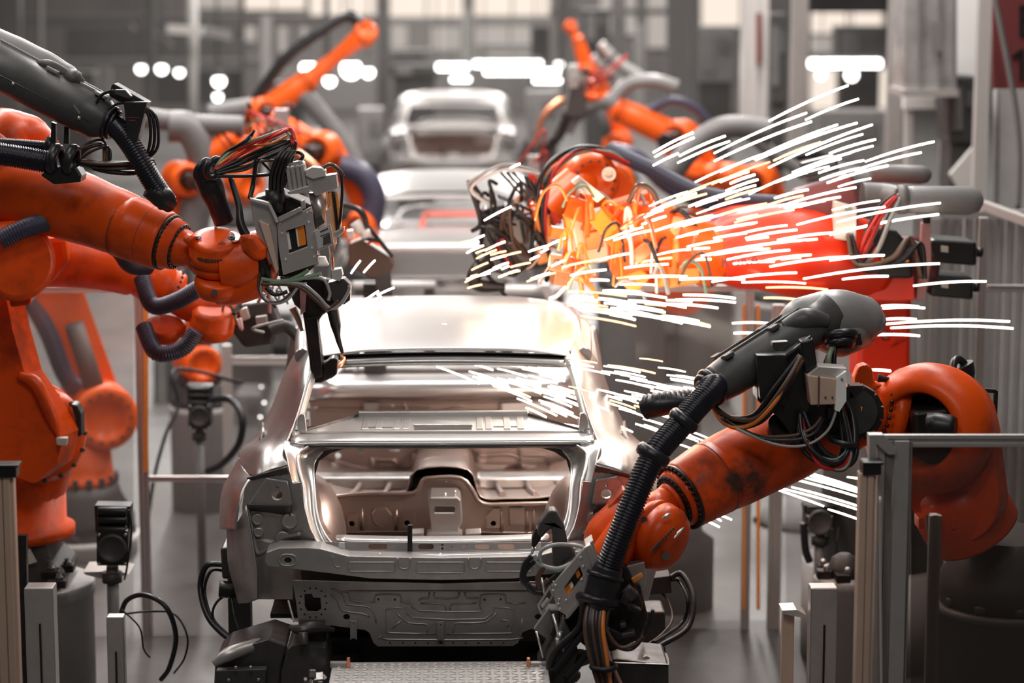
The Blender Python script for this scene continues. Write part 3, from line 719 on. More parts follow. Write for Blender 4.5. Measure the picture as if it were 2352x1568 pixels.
    b = MB().pp([(748, 1244), (800, 1246), (1016, 1247), (1230, 1246), (1284, 1244), (1268, 1266), (1016, 1268), (768, 1266)], Y, .004,
                [rrect(868, 1255, 44, 13, 6), rrect(978, 1255, 36, 13, 6), rrect(1108, 1255, 34, 12, 5.5), rrect(1163, 1255, 40, 12, 5.5), circ(1016, 1251, 3.2, 8), circ(1016, 1259, 3.2, 8), circ(1039, 1255, 2.4, 8), rrect(1066, 1255, 4, 7, 1.5), circ(752, 1251, 3, 8), circ(765, 1258, 3, 8)])
    b.build('lock_panel', 'steel_tail', root)
    MB().pp([(936, 1206), (947, 1206), (947, 1268), (936, 1268)], 9.44, .02).build('boot_latch', 'black', root, bevel=.003)
    for x in (785, 1236): MB().pp([(x - 7, 1250), (x - 5, 1246), (x + 6, 1246), (x + 8, 1264), (x - 8, 1264)], 9.44, .01).build('tab', 'white_paint', root, bevel=.002)
    # bumper beam
    Y = 9.34
    ol = [(608, 1288), (612, 1268), (640, 1258), (700, 1257), (736, 1260), (800, 1277), (1016, 1281), (1232, 1277), (1296, 1260), (1332, 1257), (1392, 1258), (1420, 1268), (1424, 1288), (1418, 1300), (1272, 1317), (1180, 1329), (1016, 1332), (852, 1329), (760, 1317), (614, 1300)]
    b = MB().pp(ol, Y, .13, [circ(661, 1287, 8, 14, 6.5)])
    b.build('bumper_beam', 'steel_tail', root, bevel=.016, seg=3)
    Y = 9.338; b = MB()
    def box_bead(x0, y0, x1, y1, r=.0035): bead([(x0, y0 + 4), (x0 + 3, y0), (x1 - 3, y0), (x1, y0 + 4), (x1, y1 - 3), (x1 - 3, y1), (x0 + 3, y1), (x0, y1 - 3), (x0, y0 + 4)], Y, r, 1)
    box_bead(801, 1291, 907, 1312); box_bead(957, 1291, 1066, 1315); box_bead(1116, 1291, 1222, 1312)
    for x in (928, 1090): bead([(x - 14, 1281), (x - 14, 1296), (x - 8, 1304), (x, 1306), (x + 8, 1304), (x + 14, 1296), (x + 14, 1281)], Y, .004)
    bead([(764, 1276), (765, 1292), (772, 1301), (780, 1302)], Y, .003)
    bead([(640, 1287), (646, 1276), (661, 1273), (676, 1276), (682, 1287), (676, 1296), (661, 1299), (646, 1296), (640, 1287)], Y, .004)
    b.build('embossing', 'steel_tail', root)
    b = MB()
    for x in (872, 1012, 1150): b.sphere(P(x, 1275, 9.40), .011, 10)
    b.build('beam_clip', 'steel_bright', root)
    both(MB().tube(PP([(640, 1256, 9.4), (700, 1254, 9.42), (736, 1257, 9.42), (800, 1273, 9.40), (1016, 1277, 9.39)]), .007, 8), 'top_flange', 'steel_bright')
    # lower rear panel
    Y = 9.47
    ol = [(672, 1332), (740, 1334), (1016, 1340), (1296, 1334), (1360, 1332), (1352, 1380), (1346, 1430), (1330, 1433), (1270, 1436), (1216, 1445), (1200, 1452), (1190, 1476), (1178, 1483), (1016, 1484), (868, 1484), (858, 1476), (848, 1452), (838, 1446), (762, 1436), (694, 1433), (685, 1426), (680, 1380)]
    b = MB().pp(ol, Y, .005, [[(699, 1364), (716, 1363), (720, 1372), (736, 1372), (738, 1398), (728, 1404), (706, 1403), (700, 1392)], circ(796, 1416, 8, 14, 6.5), circ(1236, 1416, 8, 14, 6.5)])
    b.build('lower_panel', 'steel_tail', root, bevel=.002)
    b = MB()
    q = []
    for pts in ([(1215, 1357), (808, 1357), (801, 1362), (803, 1372), (812, 1380), (860, 1382), (862, 1366), (919, 1366), (921, 1382), (944, 1385), (963, 1402), (1096, 1404), (1104, 1398), (1105, 1366), (1160, 1366), (1162, 1384), (1208, 1384)],
                [(962, 1378), (970, 1374), (984, 1373), (986, 1360)], [(1100, 1372), (1072, 1373), (1068, 1360)], [(998, 1360), (1000, 1373), (1050, 1373), (1054, 1360)], [(966, 1385), (1018, 1387), (1024, 1400)], [(1094, 1385), (1038, 1387), (1034, 1400)],
                [(887, 1404), (892, 1397), (934, 1397), (948, 1418), (1112, 1421), (1134, 1396), (1176, 1397), (1181, 1412), (1175, 1448), (1165, 1454), (1024, 1455)], [(887, 1404), (888, 1444), (896, 1453), (1000, 1455)],
                [(911, 1407), (938, 1430), (974, 1432), (982, 1438), (980, 1452)], [(902, 1442), (922, 1424)], [(1040, 1452), (1044, 1434), (1056, 1430), (1116, 1428), (1142, 1404)], [(1165, 1440), (1168, 1426), (1150, 1424)],
                [(880, 1460), (890, 1468), (1176, 1468), (1192, 1456), (1200, 1420)], [(760, 1352), (776, 1356), (790, 1370), (798, 1388), (840, 1392), (858, 1404), (864, 1430)], [(760, 1364), (776, 1380), (786, 1402), (830, 1408), (850, 1416)]):
        b.tube([P(x, y, Y) for x, y in pts], .0042, 6, 2)
    b.build('embossing', 'steel_tail', root)
    b = MB()
    for i in range(14):
        a = 2 * math.pi * i / 14; b.lathe(P(719 + 31 * math.cos(a), 1384 + 34 * math.sin(a), Y - .002), Yv, [(0, .004), (.003, .004)], 8)
    for x in range(896, 1180, 29): b.lathe(P(x, 1476, Y - .002), Yv, [(0, .0035), (.003, .0035)], 8)
    for x, y in ((869, 1376), (907, 1377), (1113, 1377), (1150, 1376)): b.lathe(P(x, y, Y - .002), Yv, [(0, .005), (.003, .005)], 8)
    b.build('hole_rim', 'black', root)
    for x, y0, y1 in ((1012, 1427, 1474), (812, 1425, 1470)):
        MB().pp([(x - 8, y0), (x + 8, y0), (x + 8, y1), (x + 3, y1 - 4), (x - 3, y1 - 4), (x - 8, y1)], 9.45, .012, [circ(x, y0 + 8, 1.8, 8)]).build('jacking_bracket', 'steel_tail', root, bevel=.002)
    # underside, sills, pillars
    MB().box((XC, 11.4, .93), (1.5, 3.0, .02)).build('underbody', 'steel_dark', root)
    two(MB().bar((XC - .84, 10.9, .98), (XC - .84, 12.9, .98), .12, .16), 'door_sill', 'steel', bevel=.03)
    two(MB().tube([(XC - .64, 10.55, 1.96), (XC - .67, 11.2, 1.99), (XC - .64, 11.9, 1.95), (XC - .68, 12.4, 1.75), (XC - .74, 12.9, 1.50)], .035, 12), 'roof_rail', 'steel')
    two(MB().bar((XC - .68, 11.5, 1.94), (XC - .86, 11.6, 1.0), .14, .07, Yv), 'centre_pillar', 'steel', bevel=.02)
    two(MB().grid([[(XC - .86, 12.85, 1.48), (XC - .86, 13.4, 1.46), (XC - .78, 13.9, 1.38)], [(XC - .90, 12.85, 1.2), (XC - .91, 13.4, 1.32), (XC - .84, 13.95, 1.2)], [(XC - .88, 12.85, .92), (XC - .9, 13.0, 1.2), (XC - .86, 13.95, 1.0)]], 4), 'wing', 'steel', solid=.01)
    two(MB().grid([[(XC - .80, 10.3, 1.66), (XC - .84, 10.75, 1.62)], [(XC - .88, 10.3, 1.45), (XC - .88, 10.8, 1.4)], [(XC - .88, 10.6, 1.25), (XC - .88, 10.85, 1.2)], [(XC - .86, 10.85, 1.05), (XC - .86, 10.95, 1.0)]], 4), 'door_jamb', 'steel', solid=.01)
    return root
car = build_car()
car['label'] = 'nearest bare steel car body, sharp, its open boot facing the camera'
car['group'] = 'bare car bodies on the line'
c2 = copy_tree(car); c2.location = car.location + V((0, 9.1, -.13)); c2['label'] = 'second car body, closed boot lid, pale red bar in its rear window'
c3 = copy_tree(car); c3.location = car.location + V((0, 20.2, 0)); c3['label'] = 'farthest and smallest blurred car body, boot open, under the tube lamps'
# boot lid and the red rack of the second body
def off(mb, d): mb.v = [v + V(d) for v in mb.v]; return mb
d2 = (0, 9.1, -.13)
b = MB().grid([[(XC + s * .60, 9.93, 1.73 + .012 * (1 - s * s)) for s in (-1, -.5, 0, .5, 1)], [(XC + s * .61, 9.65, 1.715 + .012 * (1 - s * s)) for s in (-1, -.5, 0, .5, 1)], [(XC + s * .60, 9.42, 1.68 + .012 * (1 - s * s)) for s in (-1, -.5, 0, .5, 1)], [(XC + s * .59, 9.38, 1.62) for s in (-1, -.5, 0, .5, 1)],
              [(XC + s * .55, 9.40, 1.5) for s in (-1, -.5, 0, .5, 1)], [(XC + s * .50, 9.43, 1.40) for s in (-1, -.5, 0, .5, 1)]], 4)
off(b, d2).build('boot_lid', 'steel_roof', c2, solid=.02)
off(MB().bar((XC - .2, 10.25, 1.83), (XC + .5, 10.25, 1.83), .05, .05), d2).build('holding_bar', 'red_pale', c2, label='pale red bar across the rear window')
off(MB().bar((XC - .2, 10.25, 1.84), (XC - .24, 10.25, 1.72), .05, .05), d2).build('bar_leg', 'red_pale', c2)
# ================================================================== SAFETY FENCES
def fence(label, Y, xa, xb, ytop, ybot, posts, rails, pane=('plexi'), mt='alu', strips=(), wpx=28, group='clear guard fence panels'):
    """framed clear panel from pixel xa to xb at depth Y; posts: (x0,x1,y0,y1)"""
    t = thing('safety_fence', label, 'fence', P((xa + xb) / 2, ybot, Y), group)
    for x0, x1, y0, y1 in posts:
        wd = m(x1 - x0, Y); top = P((x0 + x1) / 2, y0, Y); bz = P((x0 + x1) / 2, y1, Y).z
        b = MB(); zc, hh = (top.z + bz) / 2, top.z - bz
        b.box((top.x, Y + .022, zc), (wd * .8, .036, hh))
        for k in (-1, 0, 1): b.box((top.x + k * wd * .38, Y, zc), (wd * .2, .012, hh))
        b.build('post', mt, t, bevel=.002)
    for x0, y0, x1, y1, hpx in rails:
        a, c = P(x0, y0, Y), P(x1, y1, Y); b = MB(); h = m(hpx, Y)
        b.bar(a + V((0, .022, 0)), c + V((0, .022, 0)), .036, h * .8)
        for k in (-1, 1): b.bar(a + V((0, 0, k * h * .32)), c + V((0, 0, k * h * .32)), .012, h * .34)
        b.build('rail', mt, t, bevel=.002)
    if pane: MB().pp([(xa, ytop), (xb, ytop), (xb, ybot), (xa, ybot)], Y + .025, .006).build('pane', pane, t)
    for x0, x1, y0, y1, mm in strips: MB().pp([(x0, y0), (x1, y0), (x1, y1), (x0, y1)], Y - .014, .014).build('edge_strip', mm, t, label='orange edge strip')
    return t
fence('tall clear panel left of the car, orange-edged post, orange robot behind it', 12.8, 64, 306, 674, 1478, [(306, 332, 656, 1520)], [(50, 666, 306, 664, 16), (214, 1492, 330, 1492, 16)], strips=((329, 340, 656, 1085, 'alu_orange'),))
fence('low clear panel between the orange-edged left post and the car', 12.8, 336, 700, 1108, 1478, [], [(334, 1100, 690, 1100, 14), (334, 1482, 700, 1482, 22), (334, 1500, 700, 1500, 8)])
fence('pale framed panel behind the low one, left of the car pillar', 15.2, 528, 720, 836, 1180, [(508, 532, 792, 1200)], [(528, 828, 720, 828, 20)], mt='alu_bright')
fence('tall clear panel right of the car with an orange-edged middle post', 12.8, 1460, 1712, 674, 1480, [(1712, 1734, 656, 1512), (1772, 1806, 700, 1460)], [(1440, 662, 2420, 662, 16), (1440, 1486, 1800, 1486, 20)], strips=((1706, 1712, 700, 1400, 'alu_orange'), (1738, 1746, 700, 1400, 'alu_orange')))
fence('clear panel above the foreground fence, in front of the strip screen', 12.6, 1806, 2252, 674, 1480, [(2250, 2272, 500, 1480)], [(2270, 662, 2420, 664, 16)])
# foreground right
t = fence('big dark clear panel in the lower right corner with thick aluminium frame', 8.6, 2092, 2420, 1024, 1700, [], [(2012, 1012, 2420, 1012, 30)], pane='plexi_dark', mt='alu')
for x0, x1, mt_, dy in ((2052, 2088, 'alu', 0), (2034, 2050, 'grey_mid', .0), (2014, 2032, 'alu', .01), (2090, 2094, 'grey_mid', .0)):
    a = P((x0 + x1) / 2, 1010, 8.6 + dy)
    MB().box((a.x, 8.6 + dy, a.z / 2), (m(x1 - x0, 8.6), .04 if dy == 0 else .05, a.z)).build('post', mt_, t, bevel=.002)
MB().pp([(1996, 998), (2030, 998), (2058, 1030), (2058, 1044), (2040, 1044), (2014, 1020), (2014, 1090), (1998, 1090)], 8.56, .05).build('corner_bracket', 'alu', t, bevel=.003)
MB().tube(PP([(2022, 1140, 8.54), (2022, 1300, 8.54), (2024, 1600, 8.54)]), .005, 8).build('seal', 'alu_bright', t)
a = P(2146, 1180, 8.75)
b = MB().box((a.x, 8.75, a.z / 2), (.03, .04, a.z))
for k in (-1, 1): b.box((a.x + k * .017, 8.735, a.z / 2), (.012, .03, a.z))
b.build('profile', 'alu', label='short aluminium post standing behind the dark lower-right panel', cat='post', bevel=.002, name=None) if False else b.build('frame_post', 'alu', label='short aluminium post standing behind the dark lower-right panel', cat='post', bevel=.002)
def curtain_post(x0, x1, ytop, Y, label, cap):
    a = P((x0 + x1) / 2, ytop, Y); wd = m(x1 - x0, Y)
    t = thing('light_curtain', label, 'post', (a.x, Y, 0), 'beige light curtain posts')
    b = MB()
    for k, q in ((-1, .42), (.55, .36)): b.box((a.x + k * wd * .28, Y, a.z / 2), (wd * q, .05, a.z))
    b.box((a.x, Y + .012, a.z / 2), (wd, .05, a.z))
    b.build('housing', 'beige', t, bevel=.003)
    MB().box((a.x + wd * .08, Y - .018, a.z / 2), (wd * .12, .012, a.z)).build('lens_strip', 'grey_mid', t)
    c = MB().box((a.x + cap[0], Y, a.z + .018), (wd * cap[1], .07, .045)); c.box((a.x + cap[0] * 1.3, Y, a.z + .04), (wd * cap[1] * 1.12, .08, .012))
    c.build('end_cap', 'black', t, bevel=.004)
curtain_post(1972, 2012, 1084, 8.5, 'beige light curtain post with a black cap before the lower-right fence', (.012, 1.1))
curtain_post(-14, 32, 1090, 8.7, 'beige light curtain post with a black cap at the lower left edge', (.012, 1.1))
MB().pp([(34, 1230), (60, 1230), (66, 1600), (36, 1600)], 10.2, .04).build('guard_plate', 'black_metal', label='narrow dark plate behind the beige post at the left edge', cat='plate')
def stub_post(x0, x1, ytop, Y, label, mt='alu', slot=True):
    a = P((x0 + x1) / 2, ytop, Y); wd = m(x1 - x0, Y)
    t = thing('stub_post', label, 'post', (a.x, Y, 0))
    MB().box((a.x, Y + wd * .4, a.z / 2), (wd, wd * .8, a.z)).build('tube_body', mt, t, bevel=.006)
    if slot: MB().box((a.x + wd * .02, Y - .003, a.z / 2 - .08), (.008, .01, a.z - .16)).build('slot', 'black', t)
stub_post(54, 122, 1350, 10.0, 'thick pale aluminium post in front of the lower-left round pedestal')
stub_post(1862, 1926, 1350, 9.6, 'thick pale aluminium post in front of the lower-right round pedestal')
stub_post(1797, 1826, 1404, 9.9, 'short pinkish metal post left of the lower-right pedestal', 'beige', False)
MB().pp([(1797, 1402), (1830, 1400), (1852, 1412), (1840, 1418), (1800, 1410)], 9.85, .12).build('top_plate', 'alu', label='small plate on top of the short pinkish post', cat='plate')
stub_post(243, 284, 1416, 10.2, 'narrow pale post carrying the sensor head at lower left', 'alu')

# ================================================================== WORKING PLATFORM, JIGS
t = thing('tread_platform', 'steel tread plate platform in front of the nearest car', 'platform', P(1010, 1540, 8.9))
za = P(1010, 1519, 9.1).z
x0, x1 = P(764, 1519, 9.1).x, P(1257, 1519, 9.1).x
MB().box(((x0 + x1) / 2, 8.75, za - .012), (x1 - x0, .7, .024)).build('deck', 'tread', t, bevel=.003)
b = MB()
for i in range(24):
    for j in range(19):
        s = 1 if (i + j) % 2 else -1
        c = V((x0 + .03 + i * (x1 - x0 - .06) / 23, 8.44 + j * .0345, za + .001)); dx = V((.012, .006 * s, 0))
        b.tube([c - dx, c, c + dx], [.0012, .0042, .0012], 5, 1)
b.build('tread_pattern', 'alu_bright', t)
b = MB().box(((x0 + x1) / 2, 8.6, za - .14), (x1 - x0 - .04, .9, .2)); b.build('frame', 'casting', t)
b = MB().box(((x0 + x1) / 2, 8.75, (za - .24) / 2), (.5, .6, za - .24)); b.build('lift_column', 'casting', t)
for x, s in ((800, -1), (1214, 1)):
    MB().pp([(x - 3, 1512), (x + 3, 1512), (x + 5, 1534), (x - 5, 1534)], 9.02, .02).build('roller_pin', 'copper', t, label='copper coloured pin')
    MB().pp([(x + s * 4, 1522), (x + s * 42, 1522), (x + s * 42, 1534), (x + s * 4, 1534)], 9.03, .03).build('pin_bracket', 'steel_tail', t, bevel=.002)
t = thing('conveyor_skid', 'dark conveyor skid under the nearest car body', 'skid', (XC, 10.5, 0))
MB().box((XC, 9.9, .78), (1.1, .5, .24)).build('cross_beam', 'black_metal', t, bevel=.01)
for s in (-1, 1):
    MB().box((XC + s * .42, 11.2, .72), (.14, 3.4, .22)).build('runner', 'black_metal', t, bevel=.01)
    MB().box((XC + s * .42, 10.0, .31), (.2, .3, .62)).build('leg', 'casting', t, bevel=.01)
    MB().box((XC + s * .42, 12.6, .31), (.2, .3, .62)).build('leg', 'casting', t, bevel=.01)
MB().pp([(690, 1440), (850, 1450), (868, 1486), (700, 1482)], 9.75, .3).build('pad', 'maroon', t, bevel=.01)
def jig(label, pts, Y, th, extra):
    xs = [p[0] for p in pts]
    t = thing('clamping_jig', label, 'jig', P(sum(xs) / len(xs), 1600, Y))
    MB().pp(pts, Y, th).build('body', 'steel_dark', t, bevel=.01)
    for nm, mt_, fn in extra:
        b = MB(); fn(b); b.build(nm, mt_, t, bevel=.004)
    return t
def blob(b, x, y, Y, r, n=7, seed=1):
    q = random.Random(seed)
    for i in range(n):
        M = Matrix.Rotation(q.random() * 3, 3, 'X') @ Matrix.Rotation(q.random() * 3, 3, 'Z')
        b.box(P(x + q.uniform(-r, r), y + q.uniform(-r, r), Y + q.uniform(-.04, .04)), [m(r, Y) * q.uniform(.3, .9) for _ in range(3)], M)
jig('dark glossy clamping jig under the left rear corner of the nearest car', [(660, 1490), (672, 1480), (748, 1486), (756, 1520), (764, 1620), (640, 1620), (646, 1540)], 9.3, .25, [
    ('clamp_post', 'black_metal', lambda b: b.pp([(684, 1436), (744, 1436), (748, 1500), (690, 1500)], 9.38, .12)),
    ('shoe', 'steel_dark', lambda b: b.tube(PP([(668, 1440, 9.35), (690, 1446, 9.3), (720, 1440, 9.33), (766, 1446, 9.4)]), [.012, .022, .026, .01], 8)),
    ('cylinder', 'steel_dark', lambda b: b.cyl(P(696, 1452, 9.28), P(698, 1482, 9.26), .02)),
    ('foot', 'steel', lambda b: blob(b, 710, 1558, 9.2, 30, 9, 3)),
    ('rod', 'steel_bright', lambda b: b.tube(PP([(662, 1378, 9.5), (668, 1400, 9.48), (676, 1428, 9.45)]), .005, 8))])
jig('broad rusty-grey clamping block at the bottom, left of the platform', [(494, 1520), (520, 1496), (620, 1466), (660, 1480), (648, 1530), (640, 1640), (488, 1640)], 9.35, .3, [
    ('top_plate', 'alu', lambda b: b.tube(PP([(490, 1524, 9.3), (530, 1500, 9.32), (600, 1480, 9.4), (652, 1484, 9.45)]), [.015, .03, .028, .012], 10)),
    ('face_plate', 'casting', lambda b: b.pp([(496, 1540), (612, 1536), (606, 1600), (492, 1600)], 9.28, .05)),
    ('bolt', 'steel', lambda b: b.bolts(P(560, 1560, 9.26), (0, -1, 0), .06, .008, 6))])
jig('grey clamping block with a curved polished top, bottom right of the platform', [(1408, 1512), (1536, 1524), (1536, 1640), (1400, 1640)], 9.5, .3, [
    ('top_cover', 'alu', lambda b: b.grid([PP(r) for r in ([(1420, 1476, 9.9), (1470, 1480, 9.9), (1532, 1500, 9.9)], [(1416, 1490, 9.7), (1480, 1496, 9.7), (1536, 1512, 9.7)], [(1410, 1522, 9.48), (1480, 1524, 9.48), (1537, 1526, 9.48)])], 4)),
    ('ridge', 'steel_bright', lambda b: b.tube(PP([(1440, 1478, 9.85), (1470, 1500, 9.7), (1484, 1516, 9.55)]), [.008, .016, .02], 8))])
jig('black clamp below the left end of the nearest bumper beam', [(506, 1258), (552, 1258), (560, 1330), (510, 1330)], 10.1, .2, [
    ('cylinder', 'black', lambda b: b.cyl(P(504, 1352, 10.1), P(552, 1356, 10.1), m(20, 10.1))),
    ('column', 'casting', lambda b: b.box((P(552, 1400, 10.4).x, 10.4, .58), (.10, .12, 1.16)))])
jig('pinkish-grey clamp pedestal standing right of the lower welding gun', [(1470, 1404), (1528, 1404), (1532, 1640), (1468, 1640)], 10.4, .2, [
    ('head', 'casting', lambda b: b.pp([(1484, 1328), (1540, 1322), (1544, 1362), (1490, 1366)], 10.3, .12)),
    ('arm', 'pink_clip', lambda b: b.pp([(1464, 1340), (1482, 1336), (1476, 1500), (1462, 1500)], 10.3, .06))])

# ------------------------------------------------------------------ sensor / actuator heads on poles
def head(x0, y0, x1, y1, Y, ybase, label, cable):
    cx = (x0 + x1) / 2; w_ = x1 - x0; h_ = y1 - y0
    t = thing('actuator_head', label, 'machine', V((P(cx, y1, Y).x, Y, 0)), 'black actuator heads on poles')
    MB().pp(rrect(cx, y1 - h_ * .3, w_ * .86, h_ * .58, w_ * .1), Y, .14).build('housing', 'black', t, bevel=.006)
    b = MB()
    for k, yy in enumerate((.06, .2, .36)): b.cyl(P(x0 + w_ * .1, y0 + h_ * (yy + .04), Y + .03), P(x1 - w_ * .1, y0 + h_ * (yy + .04), Y + .03), m(h_ * .075, Y), n=14)
    b.pp([(x0, y0), (x1, y0 + 2), (x1 - 2, y0 + h_ * .45), (x0 + 3, y0 + h_ * .45)], Y + .06, .1)
    b.build('motor', 'black', t, bevel=.004)
    MB().lathe(P(cx, y1 - h_ * .3, Y), (0, -1, 0), [(0, m(w_ * .42, Y)), (.02, m(w_ * .40, Y)), (.022, m(w_ * .34, Y)), (.012, m(w_ * .3, Y)), (.014, 0.0001)], 24).build('cover', 'casting', t)
    b = MB()
    for sx in (-1, 1):
        for sy in (.48, .96): b.lathe(P(cx + sx * w_ * .36, y0 + h_ * sy, Y), (0, -1, 0), [(0, .008), (.008, .008), (.009, .004)], 8)
    b.build('bolt', 'steel', t)
    c = P(cx, y1, Y + .07)
    b = MB().cyl(V((c.x, c.y, 0)), c, m(w_ * .17, Y)); b.build('pole', 'grey_mid', t)
    cc = P(cx, ybase, Y + .07); MB().cyl(cc, cc + V((0, 0, .05)), m(w_ * .28, Y)).build('collar', 'casting', t)
    for c_ in cable: MB().tube(PP(c_[0]), c_[1], 8, 8).build('cable', 'rubber', t)
head(216, 1160, 300, 1300, 11.0, 1336, 'black actuator head with a round cover, nearest one, lower left', [([(296, 1170, 10.95), (302, 1220, 10.95), (292, 1300, 10.95), (286, 1330, 11)], .005)])
head(428, 884, 488, 986, 13.9, 1010, 'black actuator head farther back, left of the car pillar', [([(484, 918, 13.9), (530, 918, 13.8), (556, 960, 13.7), (548, 1020, 13.7), (510, 1066, 13.8), (476, 1082, 13.9)], .022)])
head(1846, 1160, 1920, 1215, 12.0, 1250, 'grey and black actuator head behind the sparks, right of the orange forearm', [([(1846, 1200, 12), (1850, 1260, 12), (1860, 1290, 12)], .02), ([(1926, 1210, 12), (1918, 1300, 12)], .004)])
# cables lying round the jigs
def cable(pts, r, label, mt='rubber', name='cable', group=None):
    return MB().tube(PP(pts), r, 8, 8).build(name, mt, label=label, cat='cable', group=group)
cable([(276, 1420, 10.6), (290, 1380, 10.6), (330, 1366, 10.55), (380, 1392, 10.5), (404, 1460, 10.5), (390, 1530, 10.55), (370, 1560, 10.6)], .012, 'thick black cable arching beside the lower-left pedestal')
cable([(284, 1410, 10.7), (340, 1404, 10.7), (400, 1410, 10.65), (430, 1460, 10.6), (424, 1510, 10.6), (400, 1545, 10.7)], .005, 'thin black cable outside the thick lower-left arch')
cable([(280, 1400, 10.5), (320, 1440, 10.5), (330, 1490, 10.5), (345, 1510, 10.5)], .004, 'thin cable under the thick lower-left arch')
cable([(512, 1296, 10.2), (474, 1300, 10.2), (460, 1350, 10.2), (480, 1420, 10.1), (530, 1470, 10.0), (570, 1490, 9.9)], .013, 'thick black cable left of the car side, lower bend')
cable([(512, 1310, 10.25), (484, 1312, 10.2), (470, 1360, 10.2), (492, 1430, 10.1), (540, 1480, 10.0)], .007, 'thinner cable running beside the thick one left of the car')
cable([(548, 1352, 10.15), (500, 1380, 10.1), (490, 1420, 10.1), (530, 1462, 10.05)], .006, 'cable crossing down from the black clamp left of the car')
cable([(530, 1360, 10.1), (540, 1420, 10.0), (560, 1480, 9.95)], .006, 'short straight cable below the black clamp left of the car')
cable([(1540, 1326, 10.3), (1566, 1318, 10.3), (1592, 1370, 10.2), (1580, 1440, 10.1), (1520, 1480, 10.0), (1480, 1500, 9.9)], .014, 'thick black cable looping right of the lower welding gun')
cable([(1540, 1332, 10.35), (1560, 1334, 10.3), (1580, 1380, 10.2), (1566, 1430, 10.2), (1500, 1476, 10.0)], .009, 'second black cable inside the loop right of the lower gun')
cable([(1496, 1344, 10.4), (1530, 1372, 10.3), (1544, 1420, 10.2), (1520, 1456, 10.1), (1480, 1484, 10)], .006, 'thin brownish cable inside the loop right of the lower gun', 'wire_brown')
cable([(556, 880, 15), (404, 848, 14.5), (410, 930, 14.4), (380, 1000, 14.3), (350, 1120, 14.2), (330, 1300, 14.0), (336, 1400, 13.9)], .012, 'black cable hanging behind the orange-edged left post')
# swarf on the floor
b = MB(); q = random.Random(5)
for i in range(700):
    x, y = q.uniform(1545, 1790), q.uniform(1512, 1600); d = P(x, y, 12.0) - CAM
    p = CAM + d * (-CAM.z / d.z); s = q.uniform(.004, .014)
    M = Matrix.Rotation(q.uniform(0, 6), 3, 'Z') @ Matrix.Rotation(q.uniform(-.9, .9), 3, 'X')
    b.add([p + M @ V((-s, 0, 0)) + V((0, 0, .008)), p + M @ V((s, .3 * s, 0)) + V((0, 0, .008)), p + M @ V((0, s, 0)) + V((0, 0, .01))], [(0, 1, 2)])
b.build('metal_swarf', 'steel_bright', label='glittering metal chips scattered on the floor at lower right', cat='swarf', kind='stuff')
struct(MB().box((2.5, 12.2, .01), (3.0, 1.6, .02)), 'trim_90', 'casting')
# transfer bars between the first two bodies
def tbar(x0, x1, y, Y, r, label):
    t = thing('transfer_bar', label, 'bar', V((P((x0 + x1) / 2, y, Y).x, Y, 0)))
    MB().cyl(P(x0, y, Y), P(x1, y, Y), m(r, Y), n=16).build('tube', 'white_paint', t)
    for x in (x0 + 14, x1 - 14):
        p = P(x, y, Y); MB().box((p.x, Y + .05, p.z / 2), (.07, .06, p.z)).build('leg', 'grey_mid', t)
    return t
tbar(800, 1140, 692, 14.4, 11, 'white horizontal tube just behind the nearest car roof')
tbar(812, 1000, 655, 15.3, 10, 'white tube farther back, left half, above the nearest roof')
tb = tbar(1150, 1290, 668, 14.9, 13, 'short white tube at the left edge of the spark shower')
MB().pp([(1240, 655), (1262, 655), (1282, 700), (1262, 704)], 14.6, .32).build('tube_clamp', 'white_paint', tb)
MB().pp([(190, 1313), (268, 1310), (296, 1318), (262, 1328), (236, 1330), (196, 1320)], 11.1, .2).build('bracket_plate', 'alu', bpy.data.objects['actuator_head'], bevel=.003)
def pedestal(cx, y0, rpx, Y, label, mt='pedestal', cap=True):
    c = P(cx, y0, Y); r = m(rpx, Y)
    t = thing('machine_pedestal', label, 'pedestal', (c.x, c.y, 0), 'round machine pedestals')
    MB().lathe((c.x, c.y, 0), Z, [(0, r), (c.z - .05, r), (c.z - .045, r * 1.03), (c.z - .01, r * 1.03), (c.z, r * .98)], 40).build('drum', mt, t)
    return t, c, r
tp, c, r = pedestal(1938, 1322, 70, 10.9, 'pale round pedestal with a bolted casting, lower right')
MB().lathe(c, Z, [(0, r * .6), (.05, r * .5), (.09, r * .42), (.11, r * .2)], 20).build('casting', 'casting', tp)
b = MB()
for i in range(6):
    a = i * math.pi / 3 + .3; p = c + V((math.cos(a) * r * .75, math.sin(a) * r * .75, 0)); b.box(p + V((0, 0, .02)), (.07, .07, .04))
b.build('mounting_lug', 'black_metal', tp, bevel=.006)
MB().bolts(c + V((0, 0, .04)), Z, r * .75, .016, 6, .03).build('bolt', 'steel', tp)
tp, c, r = pedestal(1850, 1215, 125, 15.5, 'wide white pedestal blurred behind the right fence posts', 'white_paint')
MB().lathe(c, Z, [(0, r * .9), (.12, r * .85), (.2, r * .5), (.24, .05)], 24).build('casting', 'grey_mid', tp)
